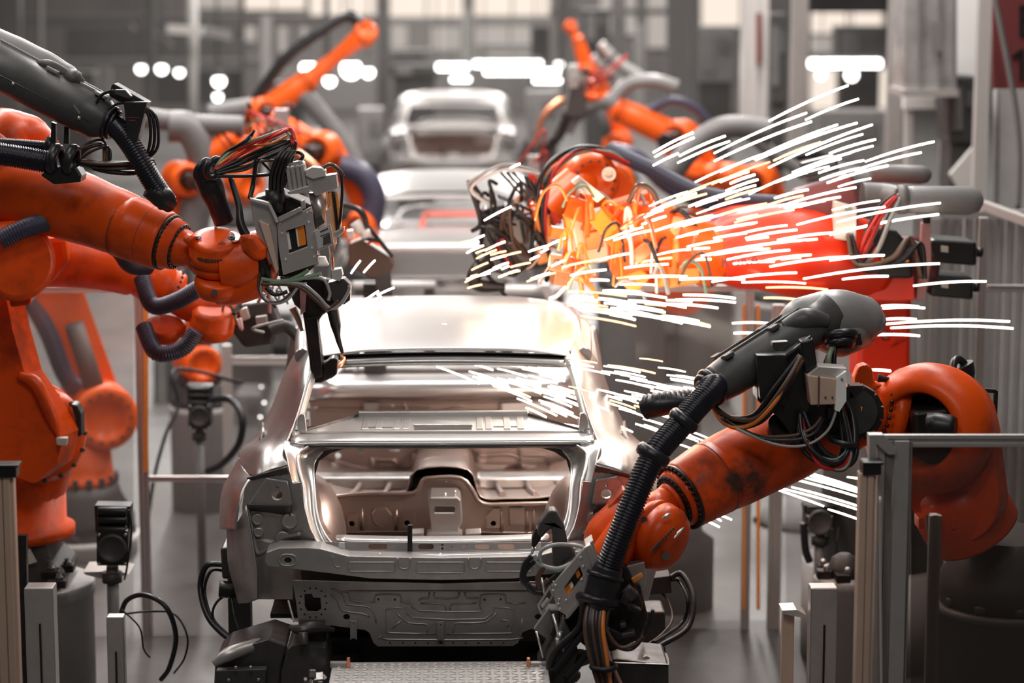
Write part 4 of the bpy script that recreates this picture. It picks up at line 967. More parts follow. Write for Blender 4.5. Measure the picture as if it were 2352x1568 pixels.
# ================================================================== ROBOTS
def put(root, name, mt, mb, **k): return mb.build(name, mt, root, **k)
def base_of(root, cx, y0, y1, rpx, Y, ped='pedestal', cast='casting', label=None):
    """round pedestal to the floor, notched casting and orange ring; y0 top of casting, y1 top of pedestal"""
    c = P(cx, y1, Y); r = m(rpx, Y); zt = P(cx, y0, Y).z
    put(root, 'pedestal', ped, MB().lathe((c.x, c.y, 0), Z, [(0, r), (c.z - .05, r), (c.z - .045, r * 1.02), (c.z, r * 1.02)], 40))
    b = MB().lathe((c.x, c.y, c.z), Z, [(0, r * .96), ((zt - c.z) * .35, r * .95), ((zt - c.z) * .8, r * .72), (zt - c.z, r * .66)], 32)
    o = put(root, 'base_casting', cast, b)
    put(root, 'base_lug', cast, MB().bolts((c.x, c.y, c.z), Z, r * .85, r * .14, 8, .06))
    return V((c.x, c.y, zt)), r
def turret(root, c, r, zs, mt='orange'):
    put(root, 'turret', mt, MB().lathe(c, Z, [(0, r * .62), (.04, r * .64), (.05, r * .6), (.10, r * .58), (max(zs - c.z, .15), r * .5)], 32))
    b = MB()
    for i in range(16):
        a = i * math.pi / 8; b.box(c + V((math.cos(a) * r * .63, math.sin(a) * r * .63, .035)), (.035, .035, .05))
    put(root, 'ring_lug', 'casting', b)
def joint(root, c, n, r, th, mt='orange', name='joint', bolts=True, cap='casting'):
    n = V(n).normalized(); c = V(c)
    put(root, name, mt, MB().lathe(c - n * th / 2, n, [(0, r * .86), (.012, r * .97), (th * .4, r), (th * .42, r * .94), (th * .5, r * .94), (th * .52, r), (th - .012, r * .97), (th, r * .84), (th + .004, r * .6), (th - .02, r * .56), (th - .02, .0001)], 36))
    if bolts:
        put(root, 'joint_bolts', cap, MB().bolts(c + n * (th / 2), n, r * .74, r * .055, 14, .014).join(MB().bolts(c - n * (th / 2), -n, r * .74, r * .055, 14, .014)))
def forearm(root, pts, rs, mt='orange', flat=1.0, name='forearm', ring=True):
    o = put(root, name, mt, MB().tube(pts, rs, 24, 8, flat, None))
    if ring:
        a, c = V(pts[-2]), V(pts[-1]); d = (c - a).normalized(); r = rs[-1]
        put(root, 'flange', mt, MB().lathe(c - d * .01, d, [(0, r * 1.03), (.03, r * 1.03), (.032, r * .93), (.05, r * .93), (.052, r * .99), (.075, r * .97), (.077, r * .8), (.1, r * .78)], 32))
        put(root, 'flange_bolts', 'black_metal', MB().bolts(c + d * .022, d, r * .985, r * .06, 26, .016))
    return o
def motor(root, a, b_, r, mt='black'):
    a, b_ = V(a), V(b_); d = (b_ - a).normalized(); L = (b_ - a).length
    put(root, 'motor', mt, MB().lathe(a, d, [(0, r), (L * .25, r), (L * .27, r * .86), (L * .8, r * .86), (L * .82, r * .95), (L * .98, r * .95), (L, r * .8)], 8))
def bundle(root, path, n, spread, r, mats, seed=0, name='cable'):
    q = random.Random(seed)
    for i in range(n):
        o = V((q.uniform(-1, 1), q.uniform(-1, 1), q.uniform(-1, 1))) * spread
        pts = []
        for k, p in enumerate(path):
            f = .35 if k in (0, len(path) - 1) else 1
            pts.append(V(p) + o * f + V((q.uniform(-1, 1), q.uniform(-1, 1), q.uniform(-1, 1))) * spread * .35 * f)
        put(root, name, mats[i % len(mats)], MB().tube(pts, r * q.uniform(.7, 1.25), 8, 7))

def robot_far(label, Y, sh=None, el=None, wr=None, tip=None, base=None, mt='orange_far', n=(.25, -1, 0), dy=.28, hose=None, hose_mt='grey_mid', hose_r=.06, link=True, gun=None, seed=0, ped='pedestal'):
    x_, y_ = (sh or el)[:2]
    root = thing('industrial_robot', label, 'robot', V((P(x_, y_, Y).x, Y, 0)), 'orange welding robots')
    n = V(n).normalized()
    S = P(sh[0], sh[1], Y) if sh else None
    E = P(el[0], el[1], Y) if el else None
    if base:
        c, r = base_of(root, base[0], base[1], base[2], base[3], Y, ped)
        turret(root, c, r, S.z if S else c.z + .3, mt)
    elif sh:
        put(root, 'base_column', 'casting', MB().lathe((S.x, S.y + .1, 0), Z, [(0, .3), (.25, .3), (.3, .2), (max(.4, S.z - .1), .16)], 24))
    if S: joint(root, S, n, m(sh[2], Y), .34, mt, 'shoulder')
    if S and E and link:
        put(root, 'link_arm', mt, MB().link(S - n * dy * .55, E - n * dy * .55, m(sh[2] * .8, Y), m(el[2] * .75, Y), n, .13), bevel=.03)
        put(root, 'counterbalance', 'casting', MB().cyl(S + n * .15 + V((0, .1, -.1)), S.lerp(E, .55) + n * .15, .07, .06))
    if E:
        joint(root, E, n, m(el[2], Y), .3, mt, 'elbow')
        motor(root, E + n * .1, E + n * .42, m(el[2] * .5, Y))
    if wr:
        Wp = P(wr[0], wr[1], wr[3] if len(wr) > 3 else Y)
        A = E if E else S
        forearm(root, [A, A.lerp(Wp, .35), A.lerp(Wp, .7), Wp], [m(el[2] * .8, Y), m(el[2] * .72, Y), m(wr[2] * 1.1, Y), m(wr[2], Y)], mt)
        if tip:
            T = P(tip[0], tip[1], tip[3] if len(tip) > 3 else Y)
            put(root, 'wrist', mt, MB().tube([Wp, Wp.lerp(T, .5), T], [m(wr[2] * .8, Y), m(wr[2] * .62, Y), m(tip[2], Y)], 16, 6))
            joint(root, T, (.3, -.8, .5), m(tip[2] * 1.15, Y), m(tip[2] * 1.6, Y), mt, 'wrist_joint')
            if gun: gun_far(root, T, gun, Y, seed)
    if hose:
        for k, h in enumerate(hose): put(root, 'dress_hose', h[2] if len(h) > 2 else hose_mt, MB().tube(PP(h[0], Y) if len(h[0][0]) == 2 else PP(h[0]), h[1], 14, 8))
    return root
def gun_far(root, T, size, Y, seed):
    q = random.Random(seed)
    g = MB().box(T + V((size[0] * .25, -.05, -.05)), (.16, .12, .3)).build('welding_gun', 'steel_dark', root, bevel=.01)
    MB().box(T + V((size[0] * .3, -.08, .14)), (.09, .09, .2)).build('gun_motor', 'alu', g, bevel=.008)
    a = T + V((size[0] * .35, -.05, -.15))
    MB().tube([a, a + V((size[0] * .2, 0, -.22)), a + V((size[0] * .55, 0, -.4))], [.05, .045, .02], 10).build('electrode_arm', 'black_metal', g)
    MB().tube([a + V((size[0] * .1, 0, .1)), a + V((size[0] * .45, 0, -.05)), a + V((size[0] * .58, 0, -.3))], [.035, .03, .012], 10).build('electrode_arm', 'copper', g)
    for i in range(7):
        p = T + V((q.uniform(-.1, .1), -.1, q.uniform(.0, .15)))
        MB().tube([p, p + V((q.uniform(-.2, .3), q.uniform(-.15, .05), q.uniform(.05, .3))), p + V((size[0] * q.uniform(.2, .5), 0, q.uniform(-.2, .1)))], .008, 6, 7).build('hose', ('rubber', 'wire_red', 'wire_grey', 'wire_green')[i % 4], g)

# ---------------- far robots, left side
robot_far('far orange robot at the upper left, its arm raised steeply to the right', 21, sh=(560, 420, 38), el=(600, 262, 40), wr=(700, 190, 26), tip=(838, 78, 24), base=(560, 470, 520, 60), n=(.5, -1, 0),
          hose=[([(560, 280), (600, 210), (660, 130), (740, 70), (800, 36), (830, 60)], .05, 'black'), ([(480, 262), (560, 250), (640, 240)], .09, 'grey_mid'), ([(640, 320), (650, 230), (700, 222), (790, 330), (840, 420)], .085, 'grey_mid')])
robot_far('orange robot with a round ringed elbow behind the left gun motor', 18, sh=(830, 520, 40), el=(735, 345, 44), wr=(640, 290, 30), tip=(600, 300, 24), n=(-.2, -1, 0), base=(840, 590, 640, 60),
          hose=[([(780, 380), (830, 400), (860, 450), (850, 520)], .09, 'hose_blue')])
robot_far('orange robot part hidden behind the left welding gun and its hose', 16, sh=(452, 830, 46), el=(420, 410, 40), wr=(520, 330, 28), tip=(600, 330, 24), n=(.4, -1, 0), base=(460, 880, 930, 70),
          hose=[([(390, 290), (440, 300), (470, 380), (450, 480), (420, 640)], .11, 'grey_mid'), ([(330, 270), (450, 285), (560, 290)], .07, 'grey_mid'), ([(500, 660), (560, 640), (640, 600)], .04, 'hose_blue')], gun=(.5, 0), seed=3)
robot_far('orange robot behind the left glass panel, tall leaning arm over a pale drum', 14.8, sh=(232, 950, 78), el=(100, 560, 66), wr=(-60, 520, 40), base=(190, 1108, 1222, 128), n=(.35, -1, 0), ped='white_paint',
          hose=[([(70, 690), (110, 760), (150, 860), (190, 900)], .06, 'hose_blue')])
# ---------------- far robots, right side
robot_far('far right orange robot, its arm sloping down to the right under grey pipes', 20, sh=(1620, 430, 46), el=(1560, 318, 44), wr=(1430, 256, 28), tip=(1356, 212, 24), base=(1620, 500, 550, 64), n=(-.4, -1, 0),
          hose=[([(1296, 300), (1320, 262), (1380, 232), (1430, 250)], .075, 'grey_mid'), ([(1400, 240), (1440, 195), (1500, 185), (1556, 200)], .06, 'grey_light'), ([(1480, 262), (1540, 230), (1600, 250), (1640, 300)], .04, 'hose_blue')], gun=(-.5, 0), seed=5)
robot_far('small farthest robot at right, red joints above the long tube lamps', 27, sh=(1420, 330, 30), el=(1352, 168, 22), wr=(1330, 100, 14), tip=(1310, 60, 12), n=(-.3, -1, 0), base=(1420, 380, 420, 50),
          hose=[([(1380, 100), (1420, 140), (1480, 180)], .05, 'alu_bright'), ([(1360, 130), (1400, 165), (1450, 205)], .05, 'alu')])
robot_far('orange robot in the right middle distance, partly hidden by sparks, grey elbow pipes', 17, sh=(1440, 560, 50), el=(1390, 420, 46), wr=(1290, 400, 30), tip=(1262, 430, 24), base=(1450, 620, 660, 80), n=(-.5, -1, 0),
          hose=[([(1540, 400), (1600, 330), (1670, 292), (1770, 300)], .085, 'grey_mid'), ([(1400, 345), (1460, 360), (1540, 430), (1640, 470)], .06, 'hose_blue'), ([(1700, 280), (1760, 340), (1850, 400)], .05, 'grey_mid')], gun=(-.4, 0), seed=8)
robot_far('robot behind the orange one at far right, grey housing among the sparks', 18.5, sh=(1790, 560, 50), el=(1740, 420, 44), wr=(1650, 400, 30), tip=(1590, 390, 24), base=(1800, 640, 690, 80), n=(-.4, -1, 0),
          hose=[([(1850, 395), (1930, 400), (2000, 420)], .09, 'grey_mid'), ([(1780, 380), (1860, 352), (1900, 380)], .05, 'black')])

# ---------------- the robot with the red body in the spark shower
Y = 11.8
root = thing('industrial_robot', 'large red-orange robot behind the spark shower, with two black motors at right', 'robot', V((P(2030, 900, 12.2).x, 12.2, 0)), 'orange welding robots')
put(root, 'forearm', 'red_orange', MB().pp([(1625, 520), (1700, 492), (1800, 478), (1900, 500), (2000, 560), (2096, 596), (2102, 690), (2060, 692), (1960, 688), (1830, 664), (1700, 664), (1630, 640)], 11.65, .42), bevel=.07, seg=4)
put(root, 'forearm_hump', 'red_orange', MB().tube(PP([(1600, 590, 11.6), (1700, 575, 11.6), (1840, 575, 11.6), (2000, 600, 11.8)]), [.10, .19, .24, .2], 20))
put(root, 'link_arm', 'red_orange', MB().pp([(1972, 640), (2096, 640), (2092, 780), (2092, 880), (1970, 880), (1972, 780)], 12.1, .3, [circ(2036, 770, 11, 16)]), bevel=.03)
put(root, 'turret', 'casting', MB().cyl((P(2030, 950, 12.3).x, 12.3, .5), (P(2030, 950, 12.3).x, 12.3, P(2030, 950, 12.3).z), .34, .3, 32))
put(root, 'pedestal', 'pedestal', MB().cyl((P(2030, 950, 12.3).x, 12.3, 0), (P(2030, 950, 12.3).x, 12.3, .55), .42, .42, 32))
joint(root, P(2045, 610, 12.0), (.3, -1, .1), m(74, Y), .5, 'maroon', 'elbow')
put(root, 'elbow_cover', 'black', MB().pp([(1930, 560), (1990, 520), (2060, 530), (2096, 570), (2100, 640), (2040, 640), (1960, 620)], 11.56, .1), bevel=.02)
for y0, y1, x1 in ((550, 608, 2244), (632, 686, 2236)):
    b = MB().pp([(2140, y0), (x1, y0 + 6), (x1, y1 + 3), (2136, y1 - 6)], 11.8, .26)
    o = put(root, 'motor', 'black', b, bevel=.015)
    MB().pp([(2162, y0 + 14), (2178, y0 + 16), (2178, y0 + 30), (2162, y0 + 28)], 11.78, .01).build('rating_plate', 'cream', o)
    MB().cyl(P(x1, (y0 + y1) / 2, 11.9), P(x1 + 12, (y0 + y1) / 2 + 1, 11.9), m(11, Y)).build('connector', 'black', o)
put(root, 'side_bracket', 'pink_clip', MB().pp([(2118, 510), (2138, 520), (2140, 600), (2126, 690), (2104, 690), (2112, 600)], 11.74, .05), bevel=.008)
put(root, 'spare_bolt', 'black', MB().cyl(P(2128, 490, 11.76), P(2128, 512, 11.76), m(9, Y)))
# grey energy tubes
put(root, 'energy_tube', 'grey_light', MB().lathe(P(2072, 458, 11.5), P(2250, 461, 11.55) - P(2072, 458, 11.5), [(0, m(27, Y)), (.05, m(31, Y)), (.34, m(33, Y)), (.39, m(26, Y)), (.41, m(12, Y)), (.415, .001)], 28))
put(root, 'tube_collar', 'grey_mid', MB().cyl(P(2060, 458, 11.5), P(2082, 458, 11.5), m(33, Y)))
put(root, 'energy_tube', 'grey_mid', MB().tube(PP([(1980, 445, 11.6), (2030, 447, 11.6), (2070, 455, 11.5)]), m(26, Y), 20))
put(root, 'energy_tube', 'grey_mid', MB().lathe(P(2000, 398, 12.2), P(2140, 402, 12.2) - P(2000, 398, 12.2), [(0, m(20, 12.2)), (.26, m(22, 12.2)), (.30, m(18, 12.2)), (.315, m(8, 12.2)), (.32, .001)], 24))
put(root, 'valve_block', 'maroon', MB().pp([(1822, 440), (1960, 400), (1976, 470), (1970, 530), (1850, 530), (1818, 500)], 11.5, .14), bevel=.02)
put(root, 'connector_row', 'black', MB().pp([(1840, 376), (1920, 356), (1930, 392), (1850, 408)], 11.6, .1), bevel=.01)
bx = put(root, 'junction_box', 'cream', MB().pp([(1918, 462), (1968, 476), (1966, 556), (1914, 548)], 11.42, .10), bevel=.004)
write('50', P(1948, 482, 11.41), .035, (1, 0, 0), (0, 0, 1), 'black', bx, 'lettering')
put(root, 'warning_mark', 'sensor_orange', MB().pp([(2024, 590), (2036, 597), (2025, 604)], 11.55, .01).pp([(2080, 592), (2090, 600), (2080, 602)], 11.55, .01))
bundle(root, PP([(2062, 450, 11.45), (2030, 490, 11.4), (2000, 560, 11.4), (1975, 610, 11.45)]), 7, .035, .010, ['wire_red', 'wire_grey', 'rubber', 'wire_red', 'wire_grey', 'rubber'], 4)
bundle(root, PP([(1950, 540, 11.4), (1980, 620, 11.35), (2060, 600, 11.35), (2100, 560, 11.4), (2120, 640, 11.4)]), 4, .03, .012, ['rubber', 'wire_brown'], 6)
put(root, 'dress_hose', 'hose_blue', MB().hose(PP([(1840, 470, 11.9), (1700, 460, 12.1), (1600, 440, 12.3), (1500, 390, 12.6), (1400, 345, 12.9)]), .045, .014))
put(root, 'dress_hose', 'hose_blue', MB().hose(PP([(1820, 500, 11.6), (1740, 520, 11.7), (1640, 520, 11.8)]), .05, .014))
write('KUKA', P(1725, 511, 11.64), .07, (1, 0, .1), (0, 0, 1), 'maroon', root, 'lettering')
write('KUKA', P(1700, 600, 11.36), .07, (1, 0, .08), (0, 0, 1), 'maroon', root, 'lettering')
# its wrist and welding gun, wrapped in cables, lit by the arc
put(root, 'wrist', 'orange_far', MB().tube(PP([(1640, 590, 11.6), (1560, 560, 11.5), (1480, 530, 11.5), (1440, 560, 11.5)]), [.16, .15, .17, .10], 18))
g = put(root, 'welding_gun', 'orange_far', MB().pp([(1400, 470), (1500, 440), (1520, 500), (1500, 620), (1410, 640), (1384, 560)], 11.45, .2), bevel=.02)
MB().pp([(1310, 500), (1390, 480), (1400, 600), (1330, 612)], 11.4, .16).build('gear_case', 'beige', g, bevel=.015)
MB().pp([(1520, 560), (1600, 540), (1610, 650), (1530, 665)], 11.4, .16).build('transformer', 'alu_orange', g, bevel=.015)
MB().pp([(1312, 418), (1330, 405), (1390, 452), (1372, 466)], 11.4, .06).build('name_plate', 'alu_bright', g, bevel=.004)
MB().lathe(P(1398, 400, 11.5), (0, -1, .1), [(0, .035), (.03, .035), (.032, .02), (.01, .018)], 20).build('air_valve', 'white_paint', g)
q = random.Random(21)
mats = ['wire_orange', 'sensor_orange', 'wire_grey', 'wire_brown', 'orange_far', 'rubber', 'wire_green', 'copper', 'white_paint']
for i in range(46):
    x, y = q.uniform(1270, 1620), q.uniform(440, 660)
    dx, dy_ = q.uniform(-60, 60), q.uniform(-70, 50)
    YY = q.uniform(11.2, 11.5)
    MB().tube(PP([(x, y, YY), (x + dx * .4, y + dy_ * .6 - q.uniform(0, 30), YY - .05), (x + dx, y + dy_, YY), (x + dx * 1.3, y + dy_ * .5 + q.uniform(20, 70), YY + .05)]), q.uniform(.006, .014), 7, 6).build('cable', mats[i % 9], g)
for i in range(22):
    x, y = q.uniform(1280, 1610), q.uniform(470, 655)
    M = Matrix.Rotation(q.uniform(-.8, .8), 3, 'Y') @ Matrix.Rotation(q.uniform(-.5, .5), 3, 'Z')
    MB().box(P(x, y, q.uniform(11.35, 11.5)), (q.uniform(.04, .12), .08, q.uniform(.04, .14)), M).build('fitting', mats[(i * 3 + 1) % 9], g, bevel=.006)
# second gun, darker, left of it
root = thing('industrial_robot', 'robot whose dark cable-wrapped gun hangs right of the second car body', 'robot', V((P(1330, 640, 12.9).x, 12.9, 0)), 'orange welding robots')
put(root, 'base_column', 'casting', MB().lathe((P(1560, 700, 13.4).x, 13.4, 0), Z, [(0, .22), (.4, .22), (.45, .15), (1.3, .13)], 24))
put(root, 'link_arm', 'orange_far', MB().link(P(1560, 640, 13.2), P(1350, 420, 13.1), .2, .16, (.2, -1, 0), .16), bevel=.03)
joint(root, P(1350, 410, 13.0), (.2, -1, 0), .15, .3, 'orange_far', 'elbow')
forearm(root, PP([(1350, 410, 13.0), (1290, 450, 12.8), (1240, 500, 12.6)]), [.12, .10, .09], 'orange_far')
g = put(root, 'welding_gun', 'black_metal', MB().pp([(1110, 480), (1160, 470), (1225, 500), (1230, 600), (1180, 640), (1120, 620), (1100, 560)], 12.3, .22), bevel=.02)
MB().pp([(1160, 500), (1210, 500), (1214, 560), (1164, 566)], 12.25, .06).build('transformer', 'wire_brown', g, bevel=.01)
MB().pp([(1226, 480), (1260, 470), (1268, 600), (1236, 610)], 12.2, .1).build('valve_block', 'alu_orange', g, bevel=.01)
MB().tube(PP([(1120, 600, 12.25), (1090, 630, 12.2), (1100, 655, 12.2), (1160, 660, 12.2)]), [.05, .04, .035, .02], 10).build('electrode_arm', 'black_metal', g)
for i in range(20):
    x, y = q.uniform(1110, 1250), q.uniform(400, 600)
    MB().tube(PP([(x, y, 12.2), (x + q.uniform(-60, 20), y - q.uniform(0, 50), 12.15), (x + q.uniform(-40, 50), y + q.uniform(0, 60), 12.2), (x + q.uniform(-30, 60), y + q.uniform(30, 110), 12.25)]), q.uniform(.006, .013), 7, 6).build('cable', ('black', 'rubber', 'black', 'wire_brown', 'black', 'wire_red')[i % 6], g)
bundle(root, PP([(1250, 560, 12.2), (1244, 470, 12.1), (1262, 390, 12.1), (1320, 345, 12.3), (1390, 345, 12.5), (1440, 375, 12.6)]), 5, .03, .014, ['wire_orange', 'wire_red', 'rubber', 'wire_green', 'black'], 3)
bundle(root, PP([(1240, 400, 12.2), (1160, 385, 12.1), (1090, 415, 12.1), (1075, 440, 12.1), (1130, 470, 12.2)]), 3, .02, .007, ['wire_grey', 'white_paint'], 5)
for k in range(3): put(root, 'strut', 'black_metal', MB().bar(P(1150 + 14 * k, 396, 12.15), P(1200 + 14 * k, 450, 12.15), .012, .012))
# ================================================================== LEFT ROBOT BELOW THE SHARP ONE
Y = 11.4
root = thing('industrial_robot', 'orange robot at the left edge below the sharp arm, big round shoulder joint', 'robot', V((P(60, 1300, Y).x, Y, 0)), 'orange welding robots')
c = P(66, 1330, 11.3); r = m(150, 11.3)
put(root, 'pedestal', 'pedestal', MB().lathe((c.x, c.y, 0), Z, [(0, r), (c.z - .07, r), (c.z - .065, r * 1.03), (c.z - .01, r * 1.03), (c.z, r * .99)], 48))
put(root, 'base_casting', 'casting', MB().pp([(20, 1336), (150, 1342), (150, 1320), (118, 1290), (96, 1240), (60, 1226), (10, 1226)], 11.1, .4), bevel=.03)
b = MB()
for x, y, YY in ((150, 1302, 11.2), (118, 1316, 11.0), (132, 1338, 10.95), (90, 1352, 10.9)): b.box(P(x, y, YY), (.09, .08, .04))
put(root, 'mounting_lug', 'black_metal', b, bevel=.006)
b = MB()
for x, y, YY in ((155, 1296, 11.2), (118, 1308, 11.0), (136, 1330, 10.95)): b.lathe(P(x, y, YY), Z, [(0, .022), (.012, .022), (.013, .015), (.03, .014)], 6)
put(root, 'bolt', 'steel_dark', b)
put(root, 'type_label', 'cream', MB().pp([(54, 1262), (68, 1260), (84, 1290), (66, 1296)], 11.06, .01))
put(root, 'turret', 'orange', MB().lathe(P(50, 1228, 11.3), Z, [(0, .26), (.05, .26), (.06, .22), (.3, .22)], 32))
S_ = P(88, 1000, 11.1)
n = V((.55, -1, .05)).normalized()
put(root, 'shoulder_block', 'orange', MB().tube([P(20, 1180, 11.4), P(40, 1090, 11.3), P(60, 1000, 11.3)], [.22, .25, .26], 24))
put(root, 'shoulder', 'orange', MB().lathe(S_ - n * .18, n, [(0, .20), (.02, .235), (.09, .24), (.10, .225), (.13, .225), (.14, .238), (.2, .235), (.24, .21), (.26, .18), (.27, .1), (.27, .001)], 48))
put(root, 'shoulder_rim', 'orange', MB().torus(S_ - n * .10, n, .235, .018, 48))
put(root, 'joint_bolts', 'casting', MB().bolts(S_ + n * .06, n, .21, .012, 16, .014))
put(root, 'link_arm', 'orange', MB().prism(PP([(-60, 560), (6, 640), (30, 760), (58, 860), (104, 930), (146, 1000), (130, 1070), (76, 1110), (-60, 1060)], 10.85), (.05, .16, 0)), bevel=.04, seg=3)
put(root, 'arm_rib', 'orange', MB().tube(PP([(44, 862, 10.83), (82, 880, 10.82), (112, 940, 10.82), (140, 1010, 10.84)]), [.02, .03, .03, .012], 10))
put(root, 'stop_block', 'cream', MB().pp([(128, 1006), (154, 1006), (152, 1024), (130, 1022)], 10.78, .05), bevel=.004, label='small pale stop block')
b = MB().pp([(162, 928), (176, 930), (186, 950), (188, 1000), (178, 1004), (172, 960)], 11.0, .1)
put(root, 'limit_switch', 'black', b, bevel=.006)
put(root, 'elbow', 'orange', MB().lathe(P(-10, 590, 10.7), n, [(0, .16), (.02, .18), (.3, .18), (.32, .15)], 32))
put(root, 'elbow_plate', 'orange', MB().pp([(16, 560), (50, 566), (76, 640), (70, 700), (24, 706), (10, 640)], 10.66, .05), bevel=.01)
put(root, 'elbow_bolts', 'casting', MB().bolts(P(20, 600, 10.64), (0, -1, 0), .09, .008, 12, .012, -60, 160))
put(root, 'stop_block', 'cream', MB().pp([(52, 600), (72, 600), (72, 616), (54, 618)], 10.62, .03), bevel=.003, label='small pale stop block')
A_ = [(0, 600, 11.1), (120, 594, 11.2), (230, 606, 11.3), (300, 625, 11.4)]
put(root, 'forearm', 'orange', MB().tube(PP(A_), [.15, .135, .125, .115], 28, 8))
put(root, 'forearm_rib', 'orange', MB().pp([(60, 550), (150, 540), (160, 600), (120, 650), (70, 656)], 11.05, .12), bevel=.03)
put(root, 'wrist_tube', 'orange', MB().lathe(P(312, 622, 11.4), P(400, 670, 11.45) - P(312, 622, 11.4), [(0, .11), (.10, .115), (.16, .115), (.165, .10), (.19, .10), (.195, .108), (.23, .10), (.24, .08)], 32))
d_ = (P(400, 670, 11.45) - P(312, 622, 11.4)).normalized()
put(root, 'flange_bolts', 'black_metal', MB().bolts(P(392, 664, 11.45), d_, .106, .008, 22, .014))
put(root, 'wrist', 'orange', MB().tube(PP([(400, 680, 11.45), (440, 700, 11.4), (500, 712, 11.4), (520, 740, 11.4)]), [.075, .085, .09, .06], 20))
put(root, 'wrist_joint', 'orange', MB().lathe(P(486, 770, 11.35), (.1, -.35, .9), [(0, .08), (.02, .105), (.08, .11), (.085, .10), (.13, .10), (.15, .07)], 32))
put(root, 'lower_wrist', 'orange', MB().lathe(P(380, 770, 11.4), (.1, -.4, .9), [(0, .09), (.01, .1), (.06, .1), (.07, .08)], 32))
put(root, 'pale_ring', 'white_paint', MB().tube(PP([(344, 782, 11.3), (370, 800, 11.25), (400, 796, 11.25), (418, 780, 11.3)]), .014, 8), label='pale curved ring edge')
put(root, 'dress_hose', 'hose_blue', MB().hose(PP([(0, 552, 10.3), (70, 520, 10.35), (150, 508, 10.5), (260, 560, 10.8), (300, 606, 11), (340, 610, 11.1)]), .045, .012))
put(root, 'dress_hose', 'hose_blue', MB().hose(PP([(326, 640, 11.2), (350, 700, 11.1), (400, 694, 11.05), (460, 660, 11.0), (520, 620, 11.0)]), .042, .012))
put(root, 'dress_hose', 'hose_blue', MB().hose(PP([(330, 750, 11.3), (360, 810, 11.2), (420, 800, 11.2), (450, 760, 11.2)]), .042, .012))
g = put(root, 'welding_gun', 'steel_dark', MB().pp([(540, 700), (620, 690), (640, 740), (630, 790), (560, 800), (530, 760)], 11.5, .2), bevel=.02)
MB().pp([(548, 712), (566, 706), (574, 732), (556, 738)], 11.44, .05).build('fitting', 'alu_bright', g, bevel=.004)
MB().pp([(586, 728), (612, 724), (614, 746), (590, 752)], 11.44, .05).build('fitting', 'alu', g, bevel=.004)
MB().tube(PP([(620, 760, 11.4), (660, 750, 11.4), (690, 790, 11.4)]), [.03, .03, .015], 10).build('electrode_arm', 'casting', g)
q = random.Random(9)
for i in range(12):
    x, y = q.uniform(500, 620), q.uniform(640, 780)
    MB().tube(PP([(x, y, 11.3), (x + q.uniform(-30, 40), y + q.uniform(-40, 40), 11.25), (x + q.uniform(0, 90), y + q.uniform(-30, 50), 11.3)]), q.uniform(.005, .01), 7, 6).build('cable', ('rubber', 'wire_grey', 'black', 'pink_clip')[i % 4], g)

# ================================================================== SHARP LEFT ROBOT
root = thing('industrial_robot', 'sharp foreground robot reaching in from the left, gripping the roof edge with its gun', 'robot', V((-3.0, 10.8, 0)), 'orange welding robots')
put(root, 'pedestal', 'pedestal', MB().cyl((-3.0, 10.8, 0), (-3.0, 10.8, .8), .4, .4, 32))
put(root, 'turret', 'orange', MB().cyl((-3.0, 10.8, .8), (-3.0, 10.8, 1.3), .32, .26, 32))
put(root, 'link_arm', 'orange', MB().link((-3.0, 10.75, 1.35), P(-120, 400, 10.75), .28, .2, (.1, -1, 0), .16), bevel=.03)
joint(root, P(-60, 400, 10.7), (.1, -1, 0), .24, .34, 'orange', 'elbow')
put(root, 'elbow_head', 'orange', MB().tube(PP([(-60, 400, 10.7), (0, 330, 10.75), (60, 322, 10.8), (120, 350, 10.8)]), [.2, .16, .12, .06], 24))
put(root, 'joint_bolts', 'black_metal', MB().bolts(P(-10, 330, 10.6), (.2, -1, 0), .09, .009, 12, .016, -80, 90))
A_ = [(-60, 420, 10.7), (40, 440, 10.6), (150, 466, 10.5), (250, 502, 10.42), (300, 520, 10.4)]
put(root, 'forearm', 'orange', MB().tube(PP(A_), [.155, .165, .163, .148, .14], 28, 8))
a, c = P(280, 516, 10.4), P(382, 555, 10.33); d = (c - a).normalized(); L = (c - a).length
put(root, 'arm_tube', 'orange', MB().lathe(a, d, [(0, .138), (.002, .1425), (.06, .1425), (.062, .1415), (L - .02, .134), (L, .13)], 48))
put(root, 'groove', 'casting', MB().torus(a + d * .004, d, .1415, .0022, 48, 6).torus(a + d * .135, d, .1375, .0012, 48, 6))
put(root, 'flange', 'black_metal', MB().lathe(c, d, [(0, .128), (.012, .128), (.014, .112), (.024, .112)], 48))
put(root, 'flange_ring', 'orange', MB().lathe(c + d * .012, d, [(0, .118), (.008, .118), (.01, .114), (.05, .108), (.052, .1)], 48))
put(root, 'flange_bolts', 'black_metal', MB().bolts(c + d * .004, d, .121, .0068, 34, .014).join(MB().bolts(c + d * .06, d, .097, .0068, 26, .014)))
put(root, 'inner_ring', 'black_metal', MB().lathe(c + d * .058, d, [(0, .104), (.01, .104), (.012, .085), (.02, .085)], 48))
put(root, 'wrist_neck', 'orange', MB().tube([c + d * .065, c + d * .13, P(455, 590, 10.28), P(480, 620, 10.27)], [.088, .074, .065, .06], 28, 8))
put(root, 'neck_boss', 'orange', MB().tube(PP([(428, 545, 10.16), (445, 556, 10.14)]), [.02, .028], 14, 1))
ax = V((.05, -.36, .93)).normalized()
H_ = P(497, 590, 10.22)
put(root, 'wrist_head', 'orange', MB().lathe(H_ - ax * .07, ax, [(0, .085), (.012, .104), (.05, .114), (.052, .111), (.056, .111), (.058, .118), (.10, .119), (.104, .114), (.145, .115), (.16, .110), (.168, .098), (.17, .06), (.1701, .0001)], 56))
